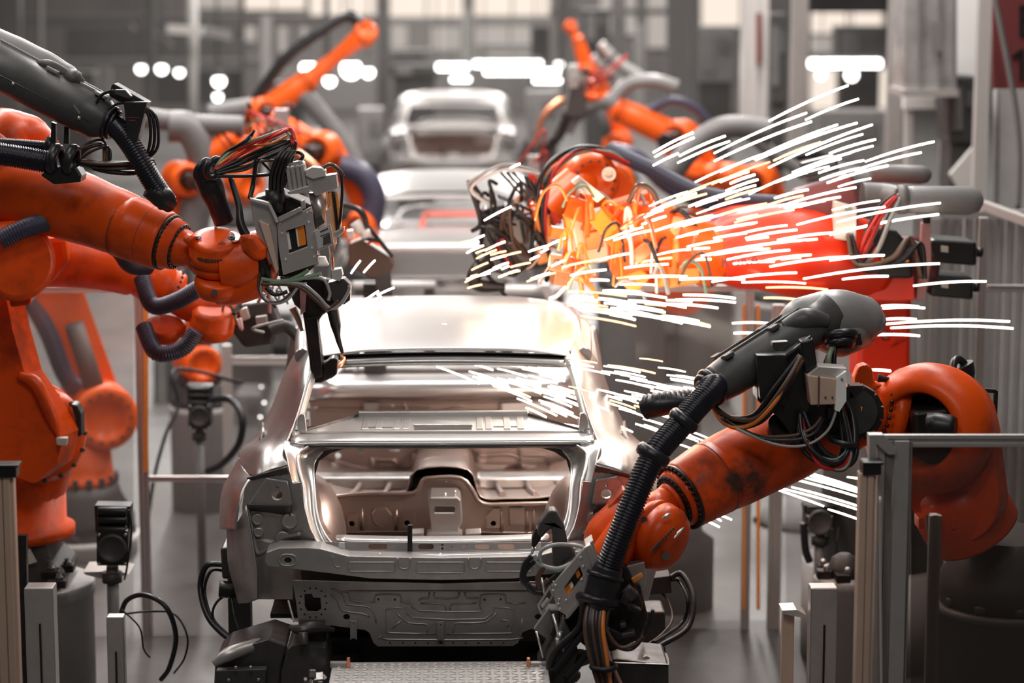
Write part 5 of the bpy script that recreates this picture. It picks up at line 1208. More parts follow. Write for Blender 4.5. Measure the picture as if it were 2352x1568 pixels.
put(root, 'cap_screw', 'steel_dark', MB().lathe(H_ + ax * .098 + V((-.075, -.03, .0)), ax, [(0, .014), (.003, .014), (.0035, .006), (0, .005)], 14).lathe(H_ + ax * .098 + V((.07, -.045, .0)), ax, [(0, .017), (.004, .017), (.0045, .009), (0, .008)], 14))
put(root, 'polished_patch', 'steel_bright', MB().tube([H_ + ax * .099 + V(v) for v in ((.02, .07, .012), (.06, .05, .014), (.085, .01, .006), (.088, -.04, -.008), (.075, -.06, -.012))], [.006, .012, .016, .018, .012], 10, 5, .3, ax), label='worn shiny metal arc on the cap')
tr = MB(); tc_ = H_ + ax * .1005 + V((.03, -.07, -.024))
e1 = V((1, 0, 0)); e2 = ax.cross(e1).normalized()
tr.tube([tc_ + e1 * .015, tc_ - e1 * .015, tc_ + e2 * .024, tc_ + e1 * .015], .0016, 6, 1); tr.tube([tc_ + e2 * .004, tc_ + e2 * .014], .0016, 6, 1)
put(root, 'warning_triangle', 'label_print', tr)
q = random.Random(4); b = MB()
for i in range(11):
    an = math.radians(-125 + i * 6.4); u, v = e1, ax.cross(e1).normalized()
    rr = V((math.cos(an), math.sin(an) * .98, 0)); p = H_ + ax * .045 + (u * math.cos(an) + (V((0, 1, 0)) - ax * ax.y).normalized() * math.sin(an)) * .1185
    b.box(p, (.010, .006, q.choice((.008, .012, .014))))
put(root, 'rating_marks', 'label_print', b)
put(root, 'wrist_side', 'orange', MB().tube(PP([(510, 610, 10.2), (550, 606, 10.2), (590, 590, 10.22), (604, 588, 10.23)]), [.11, .112, .115, .112], 28, 8))
put(root, 'wrist_rib', 'orange', MB().pp([(548, 536), (590, 540), (612, 570), (612, 600), (580, 600), (552, 575)], 10.08, .12), bevel=.03, seg=3)
put(root, 'lower_neck', 'orange', MB().lathe(H_ - ax * .20, ax, [(0, .05), (.03, .055), (.09, .062), (.14, .08)], 28))
put(root, 'lower_lobe', 'orange', MB().lathe(P(500, 676, 10.22), ax, [(0, .07), (.01, .09), (.04, .1), (.075, .1), (.085, .092), (.087, .001)], 40))
put(root, 'lower_arm', 'orange', MB().tube(PP([(500, 668, 10.22), (550, 665, 10.2), (590, 640, 10.2), (604, 600, 10.22)]), [.06, .062, .075, .085], 24, 8))
put(root, 'oil_plug', 'casting', MB().cyl(P(492, 672, 10.08), P(492, 672, 10.10), .014).cyl(P(524, 628, 10.1), P(524, 628, 10.12), .014))
put(root, 'tool_flange', 'black', MB().lathe(P(606, 592, 10.23), (1, -.12, -.05), [(0, .125), (.015, .128), (.03, .12), (.032, .10), (.05, .1)], 40))
# energy tube housing along the arm
a, c = P(-60, 120, 10.35), P(252, 282, 10.2); d = (c - a).normalized(); L = (c - a).length
put(root, 'energy_tube', 'grey_plastic', MB().lathe(a, d, [(0, .105), (L - .12, .102), (L - .05, .098), (L - .02, .078), (L, .074)], 32))
u_ = (V((.0, -1, 0)) - d * (-d.y)).normalized(); w__ = d.cross(u_).normalized()
if w__.z < 0: w__ = -w__
rd = MB()
for s in (-.9, .25): rd.bar(a + w__ * .100 + u_ * .03 * (1 if s > 0 else -1.2) + d * .1, c - d * .06 + w__ * .094 + u_ * .03 * (1 if s > 0 else -1.2), .012, .02, w__)
put(root, 'housing_ridge', 'grey_light', rd, bevel=.003)
b = MB()
for t_ in (.55, .9):
    for s in (.055, -.012):
        p = a + d * (L * t_) + w__ * .096 + u_ * s; b.bar(p - d * .03, p + d * .03, .03, .016, w__)
put(root, 'lid_latch', 'grey_light', b, bevel=.005)
b = MB()
for t_ in (.34, .82):
    p = a + d * (L * t_) + u_ * .098 + w__ * -.01; b.bar(p - d * .02 + w__ * .02, p + d * .02, .008, .008, u_); b.sphere(p + d * .025 - w__ * .02, .010, 10)
put(root, 'side_clip', 'steel', b)
put(root, 'seam', 'casting', MB().tube([a + u_ * .1015 - w__ * .025, c - d * .05 + u_ * .096 - w__ * .022], .003, 6, 1))
cvr = MB().tube([P(-60, 96, 10.4), P(20, 128, 10.38), P(90, 156, 10.36), P(150, 180, 10.34), P(182, 198, 10.32)], [.10, .095, .085, .065, .02], 24, 8)
put(root, 'top_cover', 'grey_light', cvr)
put(root, 'cover_mouth', 'casting', MB().tube(PP([(64, 150, 10.27), (110, 152, 10.25), (150, 172, 10.25), (168, 186, 10.27)]), [.012, .03, .03, .018], 12))
put(root, 'cable_gland', 'casting', MB().lathe(P(152, 172, 10.24), V((.8, -.1, -.55)), [(0, .034), (.03, .045), (.05, .045), (.055, .036), (.075, .03), (.08, .02)], 20))
put(root, 'gland_cable', 'wire_grey', MB().tube(PP([(180, 200, 10.22), (196, 214, 10.22), (214, 232, 10.22), (238, 244, 10.2)]), .006, 8))
put(root, 'end_ring', 'rubber', MB().torus(c + d * .0, d, .066, .012, 36).torus(c + d * .02, d, .058, .011, 36))
put(root, 'foam_collar', 'cream', MB().cyl(c + d * .004, c + d * .045, .05, .046), label='speckled foam collar')
put(root, 'dress_hose', 'hose_black', MB().hose([c + d * .02] + PP([(286, 312, 10.12), (320, 365, 10.08), (352, 420, 10.1), (384, 466, 10.15)]), .047, .0115, .16, 20))
put(root, 'hose_end', 'rubber', MB().tube(PP([(340, 432, 10.1), (372, 452, 10.12), (392, 472, 10.16)]), [.04, .05, .035], 18))
put(root, 'dress_hose', 'hose_black', MB().hose(PP([(-40, 348, 10.15), (40, 360, 10.15), (110, 372, 10.15), (135, 372, 10.15)]), .05, .0105, .14, 18))
put(root, 'dress_hose', 'hose_black', MB().hose(PP([(-40, 326, 10.35), (40, 332, 10.35), (120, 338, 10.35)]), .026, .008, .16, 14))
for x, y in ((126, 366), (164, 368)): put(root, 'hose_clamp', 'rubber', MB().torus(P(x, y, 10.15), (1, -.15, -.25), .058, .014, 32, 10, 1.6))
put(root, 'hose_clamp', 'rubber', MB().torus(P(116, 334, 10.3), (1, -.15, -.2), .034, .012, 28, 10, 1.6))
put(root, 'clamp_base', 'black', MB().pp([(92, 402), (120, 384), (176, 384), (188, 404), (186, 418), (124, 424)], 10.12, .14), bevel=.008)
b = MB()
for x in (118, 148): b.pp([(x, 280), (x + 10, 284), (x + 10, 330), (x - 2, 330)], 10.25, .04)
put(root, 'tube_support', 'black', b)
bundle(root, PP([(176, 372, 10.15), (230, 384, 10.12), (300, 384, 10.15), (352, 372, 10.2)]), 7, .022, .009, ['rubber', 'wire_brown', 'wire_green', 'black'], 2)
bundle(root, PP([(180, 366, 10.2), (200, 340, 10.2), (236, 330, 10.2), (250, 360, 10.2), (240, 384, 10.2)]), 4, .03, .008, ['wire_brown', 'rubber'], 12)
# black valve box with looping cables
bx = put(root, 'valve_box', 'black', MB().pp([(256, 196), (262, 192), (340, 236), (338, 242), (314, 330), (296, 320), (284, 240), (250, 220)], 10.12, .12), bevel=.003)
MB().pp([(284, 234), (338, 234), (314, 330), (292, 318)], 10.06, .05).build('front_plate', 'black', bx, bevel=.003)
MB().pp([(262, 206), (288, 206), (302, 222), (296, 228), (280, 222), (262, 216)], 10.04, .05).build('fitting', 'steel_dark', bx, bevel=.004)
write('FESTO', P(306, 271, 10.055), .018, (1, 0, .02), (0, 0, 1), 'grey_mid', bx, 'lettering') if False else None
MB().pp([(290, 269), (320, 269), (320, 271), (290, 271)], 10.057, .004).pp([(297, 275), (311, 275), (311, 278), (297, 278)], 10.057, .004).build('type_marks', 'maroon', bx)
for k, rr in enumerate((0, 9, 18)):
    put(root, 'air_hose', 'rubber', MB().tube(PP([(318, 238 + k, 10.1), (340 + rr * .8, 262, 10.1), (346 + rr, 306, 10.1), (340 + rr, 346, 10.12), (322, 368 + rr * .3, 10.15)]), .007, 8, 8))
put(root, 'air_hose', 'rubber', MB().tube(PP([(222, 236, 10.12), (236, 216, 10.1), (262, 208, 10.08)]), .007, 8)); put(root, 'air_hose', 'rubber', MB().tube(PP([(250, 252, 10.1), (266, 240, 10.08), (284, 236, 10.06)]), .006, 8))
# ---------------------------------------------------------------- gun of the sharp left robot
g = put(root, 'welding_gun', 'black_metal', MB().pp([(578, 456), (640, 440), (716, 470), (730, 606), (690, 640), (640, 636), (604, 600)], 10.18, .22), bevel=.012)
def gp(name, mt, pts, Y, th, holes=(), bev=.003, label=None, lst=None):
    return MB().pp(pts, Y, th, holes).build(name, mt, g, bevel=bev, label=label)
gp('face_plate', 'alu', [(636, 510), (716, 474), (726, 540), (732, 604), (650, 632), (640, 570)], 10.10, .02, [[(657, 530), (700, 516), (706, 566), (664, 582)]])
gp('window_back', 'black', [(656, 528), (702, 514), (708, 568), (664, 584)], 10.13, .01)
gp('sensor_target', 'sensor_orange', [(681, 523), (698, 518), (703, 562), (687, 566)], 10.125, .006, label='orange strip behind the window')
gp('sensor_target', 'white', [(657, 533), (663, 531), (670, 572), (663, 574)], 10.125, .006)
gp('sensor_scale', 'white', [(678, 524), (682, 523), (688, 566), (684, 568)], 10.122, .006)
gp('mounting_bracket', 'alu_bright', [(573, 454), (617, 464), (622, 472), (638, 504), (641, 510), (634, 512), (616, 472), (575, 460)], 10.08, .03)
gp('side_cheek', 'alu', [(575, 458), (616, 470), (636, 512), (640, 632), (622, 606), (596, 560), (580, 500)], 10.12, .03)
gp('insulator', 'beige', [(594, 506), (618, 516), (640, 620), (634, 630), (612, 560)], 10.09, .03)
gp('top_rail', 'alu', [(638, 500), (690, 476), (694, 484), (642, 510)], 10.08, .05)
gp('top_clip', 'alu', [(690, 462), (699, 459), (702, 478), (693, 482)], 10.1, .04)
b = MB()
for x, y in ((643, 515), (706, 488), (714, 484), (709, 510), (648, 536), (717, 569), (656, 596), (722, 590), (731, 586)): b.lathe(P(x, y, 10.1), (0, -1, 0), [(0, .0052), (.005, .0052), (.0055, .0025), (.003, .002)], 10)
b.build('screw', 'steel_bright', g)
MB().cyl(P(634, 486, 10.18), P(632, 434, 10.18), .043, .043, 20).build('cable_socket', 'black', g)
for k in range(4):
    x = 621 + k * 9; MB().tube(PP([(x, 440, 10.15), (x + 2, 400, 10.12), (x + 14, 366, 10.1), (x + 30, 346, 10.12)]), .0085, 8).build('power_cable', 'black', g)
# servo block with fins
b = MB()
for k in range(4): b.pp([(656 + k * 11, 384 - k * 2), (664 + k * 11, 382 - k * 2), (672 + k * 11, 436 - k * 2), (664 + k * 11, 438 - k * 2)], 10.12, .06)
b.pp([(656, 386), (700, 377), (708, 430), (664, 440)], 10.14, .07)
b.build('servo_block', 'alu', g, bevel=.004)
gp('servo_foot', 'alu', [(660, 440), (708, 426), (712, 434), (706, 452), (700, 444), (662, 446)], 10.1, .08)
gp('servo_cap', 'alu', [(662, 376), (692, 368), (700, 376), (658, 386)], 10.14, .07)
gp('square_cap', 'alu_bright', [(701, 392), (716, 384), (741, 386), (748, 393), (747, 404), (718, 411), (702, 404)], 10.1, .09)
gp('gear_head', 'alu', [(703, 404), (746, 404), (772, 400), (776, 432), (724, 450), (704, 420)], 10.12, .1)
MB().cyl(P(728, 440, 10.18), P(740, 520, 10.18), .036, .036, 24).build('actuator_cylinder', 'steel', g)
gp('copper_strip', 'beige', [(748, 484), (760, 474), (770, 560), (768, 576), (754, 560)], 10.1, .02)
for k in range(3): MB().tube(PP([(757 + k * 8, 440, 10.14), (764 + k * 8, 500, 10.13), (770 + k * 6, 560 - k * 20, 10.14)]), .007, 8).build('guide_rod', 'black_metal' if k % 2 else 'alu_orange', g)
MB().tube(PP([(768, 385, 10.15), (782, 398, 10.12), (786, 440, 10.12), (782, 500, 10.12), (776, 530, 10.14)]), .007, 8).build('sensor_cable', 'rubber', g)
MB().tube(PP([(740, 386, 10.15), (762, 378, 10.12), (784, 396, 10.12), (787, 404, 10.12)]), .009, 8).build('sensor_cable', 'wire_brown', g)
np_ = gp('name_plate', 'alu', [(719, 532), (759, 514), (767, 560), (727, 578)], 10.06, .012, bev=.002)
MB().pp([(724, 534), (756, 520), (763, 558), (731, 572)], 10.055, .006).build('label_sheet', 'alu_bright', np_)
b = MB()
for k in range(7): b.pp([(742 - (6 if k == 0 else 0), 541 + k * 3.4), (757 + k * .6, 534 + k * 3.4), (757.5 + k * .6, 536.4 + k * 3.4), (742.5 - (6 if k == 0 else 0), 543.4 + k * 3.4)], 10.052, .004)
b.pp([(735, 531), (753, 523), (754, 526), (736, 534)], 10.052, .004)
b.build('print', 'label_print', np_)
gp('plate_holder', 'steel_dark', [(722, 500), (738, 492), (746, 512), (724, 528)], 10.1, .03)
gp('pin_arm', 'alu', [(766, 534), (792, 520), (790, 532), (776, 544), (768, 546)], 10.1, .02)
for k in range(2): MB().cyl(P(756 + k * 5, 562, 10.12), P(763 + k * 5, 640, 10.14), .0045, n=10).build('push_rod', 'copper' if k else 'steel_bright', g)
gp('slider', 'alu_bright', [(762, 620), (784, 616), (788, 632), (780, 646), (762, 640)], 10.12, .06)
MB().lathe(P(738, 610, 10.14), Z, [(0, .03), (.008, .034), (.014, .03), (.04, .02)], 16).build('air_fitting', 'white', g)
gp('lower_block', 'steel_dark', [(752, 650), (790, 640), (806, 656), (804, 690), (790, 700), (764, 690)], 10.14, .1)
# C arm
gp('fixed_arm', 'black_metal', [(694, 640), (742, 640), (764, 690), (770, 706), (742, 724), (731, 740), (738, 800), (742, 838), (746, 856), (770, 846), (768, 862), (738, 880), (716, 880), (704, 780), (692, 700)], 10.30, .11, bev=.012)
gp('arm_face', 'black_metal', [(702, 730), (728, 724), (736, 800), (742, 866), (722, 872), (712, 800)], 10.285, .03, bev=.008)
gp('arm_foot', 'black_metal', [(742, 838), (762, 822), (776, 824), (774, 860), (764, 868), (740, 878)], 10.29, .10, bev=.008)
MB().tube(PP([(770, 844, 10.36), (782, 838, 10.38), (790, 828, 10.42), (791, 821, 10.44)]), [.012, .011, .010, .006], 12).build('electrode_tip', 'copper', g)
MB().tube(PP([(785, 828, 10.45), (785, 816, 10.45)]), .0075, 10, 1).build('electrode_tip', 'copper', g)
MB().tube(PP([(762, 700, 10.3), (770, 740, 10.34), (776, 776, 10.38), (784, 802, 10.43), (786, 811, 10.45)]), [.030, .026, .014, .010, .006], 14).build('moving_arm', 'black_metal', g)
gp('link_plate', 'black_metal', [(742, 640), (790, 650), (782, 700), (760, 716), (740, 700)], 10.26, .08, bev=.01)
gp('shunt', 'steel_dark', [(640, 636), (694, 640), (694, 716), (676, 700), (660, 660)], 10.28, .08, bev=.01)
gp('side_bracket', 'pink_clip', [(688, 650), (704, 650), (700, 716), (690, 724)], 10.26, .03)
MB().tube(PP([(672, 706, 10.4), (684, 730, 10.4), (694, 760, 10.4)]), [.018, .014, .008], 10).build('stud_rod', 'beige', g)
for pts, r_, mt_ in (([(600, 640), (650, 646), (690, 632), (708, 620)], .009, 'wire_green'), ([(640, 650), (690, 640), (738, 628)], .009, 'wire_green'), ([(630, 646), (690, 640), (740, 640), (757, 670), (754, 690)], .007, 'wire_grey'), ([(620, 648), (690, 652), (730, 680), (756, 706), (780, 700), (800, 670), (802, 656)], .008, 'wire_grey'),
                    ([(600, 652), (680, 656), (728, 690), (752, 710), (778, 690)], .009, 'wire_brown'), ([(598, 620), (594, 660), (610, 690), (644, 692), (668, 672)], .006, 'wire_brown'), ([(602, 640), (600, 676), (626, 696), (660, 688), (690, 650)], .006, 'wire_grey'), ([(610, 660), (630, 676), (660, 670)], .009, 'rubber')):
    MB().tube(PP([(x, y, 10.12) for x, y in pts]), r_, 8, 8).build('hose', mt_, g)
for x, y in ((622, 660), (640, 668), (606, 676)): MB().sphere(P(x, y, 10.12), .014, 10).build('fitting', 'steel_bright', g)
# hose gland and fan of cables above the gun
put(root, 'hose_head', 'rubber', MB().tube(PP([(515, 510, 10.3), (500, 470, 10.28), (484, 430, 10.26), (472, 400, 10.25), (490, 384, 10.22)]), [.045, .046, .058, .055, .04], 20))
put(root, 'gland_ring', 'rubber', MB().torus(P(492, 386, 10.18), (.6, -.5, -.3), .045, .014, 28).torus(P(470, 392, 10.25), (.6, -.5, -.3), .05, .014, 28))
for pts, r_, mt_ in (([(490, 390), (540, 350), (600, 320), (664, 296), (676, 320)], .008, 'wire_red'), ([(492, 392), (560, 350), (640, 308), (664, 300), (672, 330)], .008, 'wire_red'), ([(490, 386), (540, 340), (600, 316), (650, 300), (668, 312)], .007, 'wire_green'),
                     ([(492, 396), (560, 372), (630, 340), (676, 328), (640, 420)], .009, 'black'), ([(494, 400), (570, 380), (640, 350), (678, 330), (650, 430)], .009, 'black'), ([(492, 404), (560, 404), (620, 400), (670, 384), (696, 360), (680, 350), (650, 372)], .008, 'black'),
                     ([(490, 384), (520, 350), (560, 326), (580, 305)], .008, 'black'), ([(560, 326), (574, 318), (584, 300)], .006, 'black'), ([(494, 392), (560, 362), (620, 336), (670, 326), (660, 380), (640, 430)], .008, 'black'), ([(496, 396), (560, 390), (600, 370), (640, 372), (660, 390)], .007, 'wire_brown'),
                     ([(590, 365), (582, 420), (574, 456)], .011, 'black'), ([(596, 366), (620, 390), (640, 400)], .006, 'black'), ([(500, 380), (560, 340), (620, 330), (660, 312)], .006, 'wire_orange')):
    put(root, 'cable', mt_, MB().tube(PP([(x, y, 10.15 + (i % 2) * .03) for i, (x, y) in enumerate(pts)]), r_, 8, 8))
put(root, 'support_strut', 'black', MB().tube(PP([(530, 408, 10.2), (548, 470, 10.15), (556, 524, 10.12), (600, 590, 10.12), (618, 640, 10.14)]), [.012, .014, .02, .022, .012], 12, 6))
# ================================================================== SHARP RIGHT ROBOT
root = thing('industrial_robot', 'foreground orange robot at right with grey arm housing, gun lowered to the bumper', 'robot', V((P(2290, 1300, 10.2).x, 10.2, 0)), 'orange welding robots')
c = P(2310, 1380, 10.2); r = .31
put(root, 'pedestal', 'pedestal_dark', MB().lathe((c.x, c.y, 0), Z, [(0, r), (c.z - .04, r), (c.z - .035, r * 1.03), (c.z, r * 1.03)], 48))
put(root, 'base_casting', 'casting', MB().lathe(c, Z, [(0, r * .95), (.12, r * .95), (.2, r * .8), (.31, r * .75)], 40))
put(root, 'base_lug', 'casting', MB().bolts(c, Z, r * .85, .04, 10, .05))
tc_ = P(2240, 1205, 10.0)
put(root, 'turret', 'orange_worn', MB().tube([P(2236, 1216, 10.0), P(2210, 1170, 9.98), P(2190, 1130, 10.0), P(2180, 1090, 10.0)], [.21, .21, .19, .13], 28))
b = MB()
for x in (2110, 2148, 2186, 2222, 2258): b.pp([(x, 1190), (x + 14, 1188), (x + 14, 1214), (x, 1216)], 9.78, .1)
put(root, 'ring_lug', 'orange_worn', b, bevel=.004)
b = MB()
for x in (2130, 2168, 2206, 2242): b.pp([(x, 1186), (x + 16, 1184), (x + 16, 1218), (x, 1220)], 9.84, .1)
put(root, 'ring_gap', 'casting', b)
n = V((-.62, -1, .10)).normalized()
C_ = P(2130, 985, 9.85)
put(root, 'shoulder_ring', 'orange', MB().lathe(C_ - n * .12, n, [(0, .25), (.02, .275), (.1, .285), (.16, .28), (.2, .255), (.24, .215), (.25, .18), (.24, .165), (.1, .155), (.02, .155)], 56, open_=True))
put(root, 'shoulder_back', 'casting', MB().cyl(C_ - n * .1, C_ - n * .08, .2, .2, 40))
put(root, 'ring_arm', 'orange', MB().link(C_ - n * .14, P(2226, 1130, 10.0), .25, .2, n, .12, ).join(MB()), bevel=.03)
put(root, 'motor', 'black', MB().pp([(2096, 946), (2188, 936), (2190, 1000), (2100, 1010)], 9.72, .2), bevel=.02)
put(root, 'motor', 'black', MB().lathe(P(2130, 975, 9.62), V((.9, -.4, 0)), [(0, .05), (.04, .055), (.1, .05), (.12, .04)], 8))
put(root, 'shoulder_lobe', 'orange', MB().tube(PP([(2196, 930, 10.0), (2236, 955, 9.98), (2256, 1000, 9.98), (2246, 1060, 10.0)]), [.09, .09, .08, .07], 20))
put(root, 'elbow_neck', 'orange', MB().lathe(P(1975, 930, 9.95), V((1, .05, -.22)), [(0, .10), (.04, .115), (.12, .125), (.13, .15), (.18, .155)], 36))
put(root, 'flange_bolts', 'black_metal', MB().bolts(P(2028, 946, 9.93), V((-1, -.05, .22)), .145, .009, 26, .016))
put(root, 'lifting_lug', 'orange', MB().pp([(1962, 868), (1972, 842), (1990, 836), (2004, 846), (2010, 880), (2030, 884), (2010, 900), (1962, 896)], 9.8, .08), bevel=.012)
put(root, 'black_cap', 'rubber', MB().sphere(P(2076, 868, 10.1), m(30, 10.1), 16, (1, 1, .8)))
put(root, 'cap_bar', 'black', MB().tube(PP([(2016, 868, 9.9), (2040, 872, 9.9), (2110, 880, 9.95)]), [.02, .012, .012], 10))
put(root, 'cable_elbow', 'rubber', MB().tube(PP([(2175, 900, 10.1), (2190, 880, 10.1), (2210, 860, 10.1), (2205, 838, 10.1)]), [.03, .04, .055, .06], 16))
put(root, 'elbow_ring', 'rubber', MB().torus(P(2206, 856, 10.06), (.7, -.6, .3), .06, .018, 28))
put(root, 'elbow_cables', 'wire_grey', MB().tube(PP([(2160, 905, 9.98), (2186, 880, 9.98), (2208, 855, 10.0)]), .012, 8).tube(PP([(2168, 910, 9.96), (2196, 886, 9.96), (2214, 862, 10.0)]), .009, 8))
put(root, 'hook_bracket', 'black', MB().bar(P(2236, 894, 10.0), P(2288, 898, 10.0), .016, .016).bar(P(2287, 896, 10.0), P(2284, 984, 10.0), .016, .022).bar(P(2240, 896, 10.0), P(2286, 950, 10.0), .016, .02))
# forearm
A_ = [(2000, 940, 9.95), (1900, 975, 9.85), (1800, 1020, 9.72), (1700, 1068, 9.62), (1640, 1096, 9.56)]
put(root, 'forearm', 'orange_worn', MB().tube(PP(A_), [.13, .16, .168, .165, .158], 32, 8))
a, c = P(1652, 1090, 9.57), P(1566, 1140, 9.48); d = (c - a).normalized(); L = (c - a).length
put(root, 'arm_tube', 'orange_worn', MB().lathe(a, d, [(0, .156), (.002, .159), (.05, .158), (L - .02, .146), (L, .14)], 56))
put(root, 'groove', 'casting', MB().torus(a + d * .03, d, .158, .0022, 48, 6))
put(root, 'flange', 'black_metal', MB().lathe(c - d * .004, d, [(0, .146), (.014, .146), (.016, .12), (.02, .12)], 48))
put(root, 'flange_ring', 'orange', MB().lathe(c + d * .004, d, [(0, .126), (.006, .128), (.03, .118), (.034, .112)], 48))
put(root, 'flange_bolts', 'black_metal', MB().bolts(c + d * .004, d, .137, .008, 34, .016).join(MB().bolts(c + d * .034, d, .104, .007, 26, .014)))
put(root, 'inner_ring', 'black_metal', MB().lathe(c + d * .03, d, [(0, .114), (.012, .114), (.014, .09), (.02, .09)], 48))
put(root, 'wrist_neck', 'orange', MB().tube([c + d * .04, c + d * .09, P(1500, 1176, 9.36), P(1470, 1200, 9.34)], [.088, .078, .075, .08], 28))
wn_ = put(root, 'wrist_body', 'orange_worn', MB().tube(PP([(1500, 1170, 9.36), (1450, 1200, 9.34), (1410, 1240, 9.34), (1390, 1290, 9.3)]), [.07, .12, .125, .09], 28))
ax = V((.72, -.62, -.25)).normalized()
H_ = P(1522, 1236, 9.22)
put(root, 'wrist_head', 'orange_worn', MB().lathe(H_ - ax * .10, ax, [(0, .12), (.03, .14), (.055, .142), (.058, .134), (.064, .134), (.067, .142), (.12, .136), (.15, .118), (.165, .09), (.17, .05), (.171, .001)], 56))
put(root, 'wrist_yoke', 'orange', MB().tube(PP([(1475, 1170, 9.22), (1440, 1216, 9.2), (1400, 1280, 9.18), (1388, 1310, 9.2)]), [.05, .075, .08, .06], 20, 8))
b = MB(); q = random.Random(8)
for i in range(9):
    t_ = i / 8; p = P(1500 + 46 * t_, 1262 - 48 * t_, 9.075 + .02 * t_); b.box(p, (.010, .02, q.choice((.008, .014))), Matrix.Rotation(.8, 3, 'Y'))
put(root, 'rating_marks', 'label_print', b)
b = MB().tube(PP([(1522, 1190, 9.1), (1532, 1184, 9.1), (1540, 1180, 9.12)]), [.004, .008, .004], 8).tube(PP([(1548, 1236, 9.08), (1560, 1222, 9.1), (1570, 1212, 9.12)]), [.003, .007, .003], 8)
put(root, 'bare_spots', 'steel_bright', b, label='bare shiny spots on the head')
put(root, 'oil_plug', 'casting', MB().cyl(P(1530, 1276, 9.08), P(1530, 1276, 9.12), .016).cyl(P(1480, 1192, 9.14), P(1480, 1192, 9.18), .012))
put(root, 'side_plate', 'orange_worn', MB().pp([(1434, 1124), (1440, 1130), (1420, 1180), (1378, 1246), (1368, 1252), (1362, 1240), (1400, 1160)], 9.3, .10), bevel=.015)
# arm housing
a, c = P(1856, 752, 9.68), P(1684, 858, 9.5); d = (c - a).normalized(); L = (c - a).length
put(root, 'energy_tube', 'grey_plastic', MB().lathe(a - d * .12, d, [(0, .10), (.12, .098), (L * .6, .092), (L + .14, .088), (L + .20, .080), (L + .23, .074)], 36))
u_ = (V((0, -1, 0)) - d * (-d.y)).normalized(); w__ = d.cross(u_).normalized()
if w__.z < 0: w__ = -w__
b = MB()
for s in (-.045, .022): b.bar(a + w__ * .094 + u_ * s - d * .05, c + w__ * .085 + u_ * s + d * .03, .010, .014, w__)
put(root, 'housing_ridge', 'grey_plastic', b, bevel=.003)
b = MB()
for t_ in (.42, 1.02):
    for s in (.045, -.05): p = a + d * (L * t_) + w__ * .086 + u_ * s; b.bar(p - d * .022, p + d * .022, .04, .02, w__)
put(root, 'lid_latch', 'grey_plastic', b, bevel=.005)
put(root, 'cover', 'grey_light', MB().tube(PP([(1800, 760, 9.7), (1850, 735, 9.72), (1920, 728, 9.76), (1980, 735, 9.82), (2018, 742, 9.86)]), [.06, .10, .118, .105, .05], 28, 8))
put(root, 'cover_skirt', 'grey_light', MB().tube(PP([(1860, 760, 9.74), (1930, 760, 9.76), (1990, 766, 9.82)]), [.07, .11, .06], 24, 8))
put(root, 'cover_mouth', 'grey_plastic', MB().tube(PP([(1800, 752, 9.6), (1850, 732, 9.6), (1900, 738, 9.62)]), [.03, .045, .03], 16, 8))
put(root, 'cable_gland', 'rubber', MB().torus(P(1930, 772, 9.6), (.1, -.4, -1), .055, .020, 32).torus(P(1930, 788, 9.58), (.1, -.4, -1), .045, .016, 32))
put(root, 'gland_body', 'rubber', MB().lathe(P(1932, 756, 9.62), V((0, -.15, -1)), [(0, .06), (.03, .068), (.06, .06), (.08, .045)], 24))
put(root, 'gland_clip', 'black', MB().pp([(1962, 764), (1976, 764), (1982, 792), (1964, 794)], 9.62, .05), bevel=.004)
bundle(root, PP([(1920, 790, 9.58), (1908, 830, 9.55), (1912, 870, 9.55), (1936, 930, 9.55), (1950, 1010, 9.5), (1930, 1060, 9.48)]), 7, .022, .011, ['wire_brown', 'rubber', 'wire_grey', 'rubber', 'wire_red', 'wire_green'], 31)
put(root, 'end_ring', 'rubber', MB().torus(c + d * .12, d, .068, .016, 36).torus(c + d * .145, d, .060, .013, 36))
put(root, 'foam_collar', 'beige', MB().cyl(c + d * .12, c + d * .165, .054, .050), label='pinkish foam collar')
h_ = [c + d * .13] + PP([(1640, 890, 9.3), (1600, 932, 9.22), (1560, 978, 9.15), (1500, 1050, 9.05), (1455, 1150, 8.98), (1420, 1240, 8.95), (1392, 1316, 8.95)])
put(root, 'dress_hose', 'hose_black', MB().hose(h_, .053, .0125, .16, 22))
put(root, 'hose_coupling', 'rubber', MB().torus(P(1570, 966, 9.16), V((-.6, -.1, -.75)), .050, .016, 32, 10, 1.6).torus(P(1500, 1044, 9.06), V((-.5, -.1, -.85)), .056, .016, 32, 10, 1.7))
put(root, 'hose_socket', 'rubber', MB().tube(PP([(1398, 1300, 8.95), (1386, 1340, 8.95), (1376, 1384, 8.97)]), [.056, .066, .07], 22))
put(root, 'socket_ring', 'rubber', MB().torus(P(1390, 1322, 8.95), (-.3, -.2, -1), .068, .008, 32).torus(P(1372, 1376, 8.97), (-.2, -.2, -1), .07, .02, 32))
put(root, 'hose_elbow', 'rubber', MB().tube(PP([(1480, 940, 9.6), (1510, 930, 9.58), (1560, 925, 9.58), (1620, 935, 9.6)]), [.045, .05, .045, .03], 18))
put(root, 'hose_rubber', 'rubber', MB().hose(PP([(1486, 932, 9.6), (1520, 925, 9.58), (1590, 918, 9.6)]), .05, .02, .2, 18))
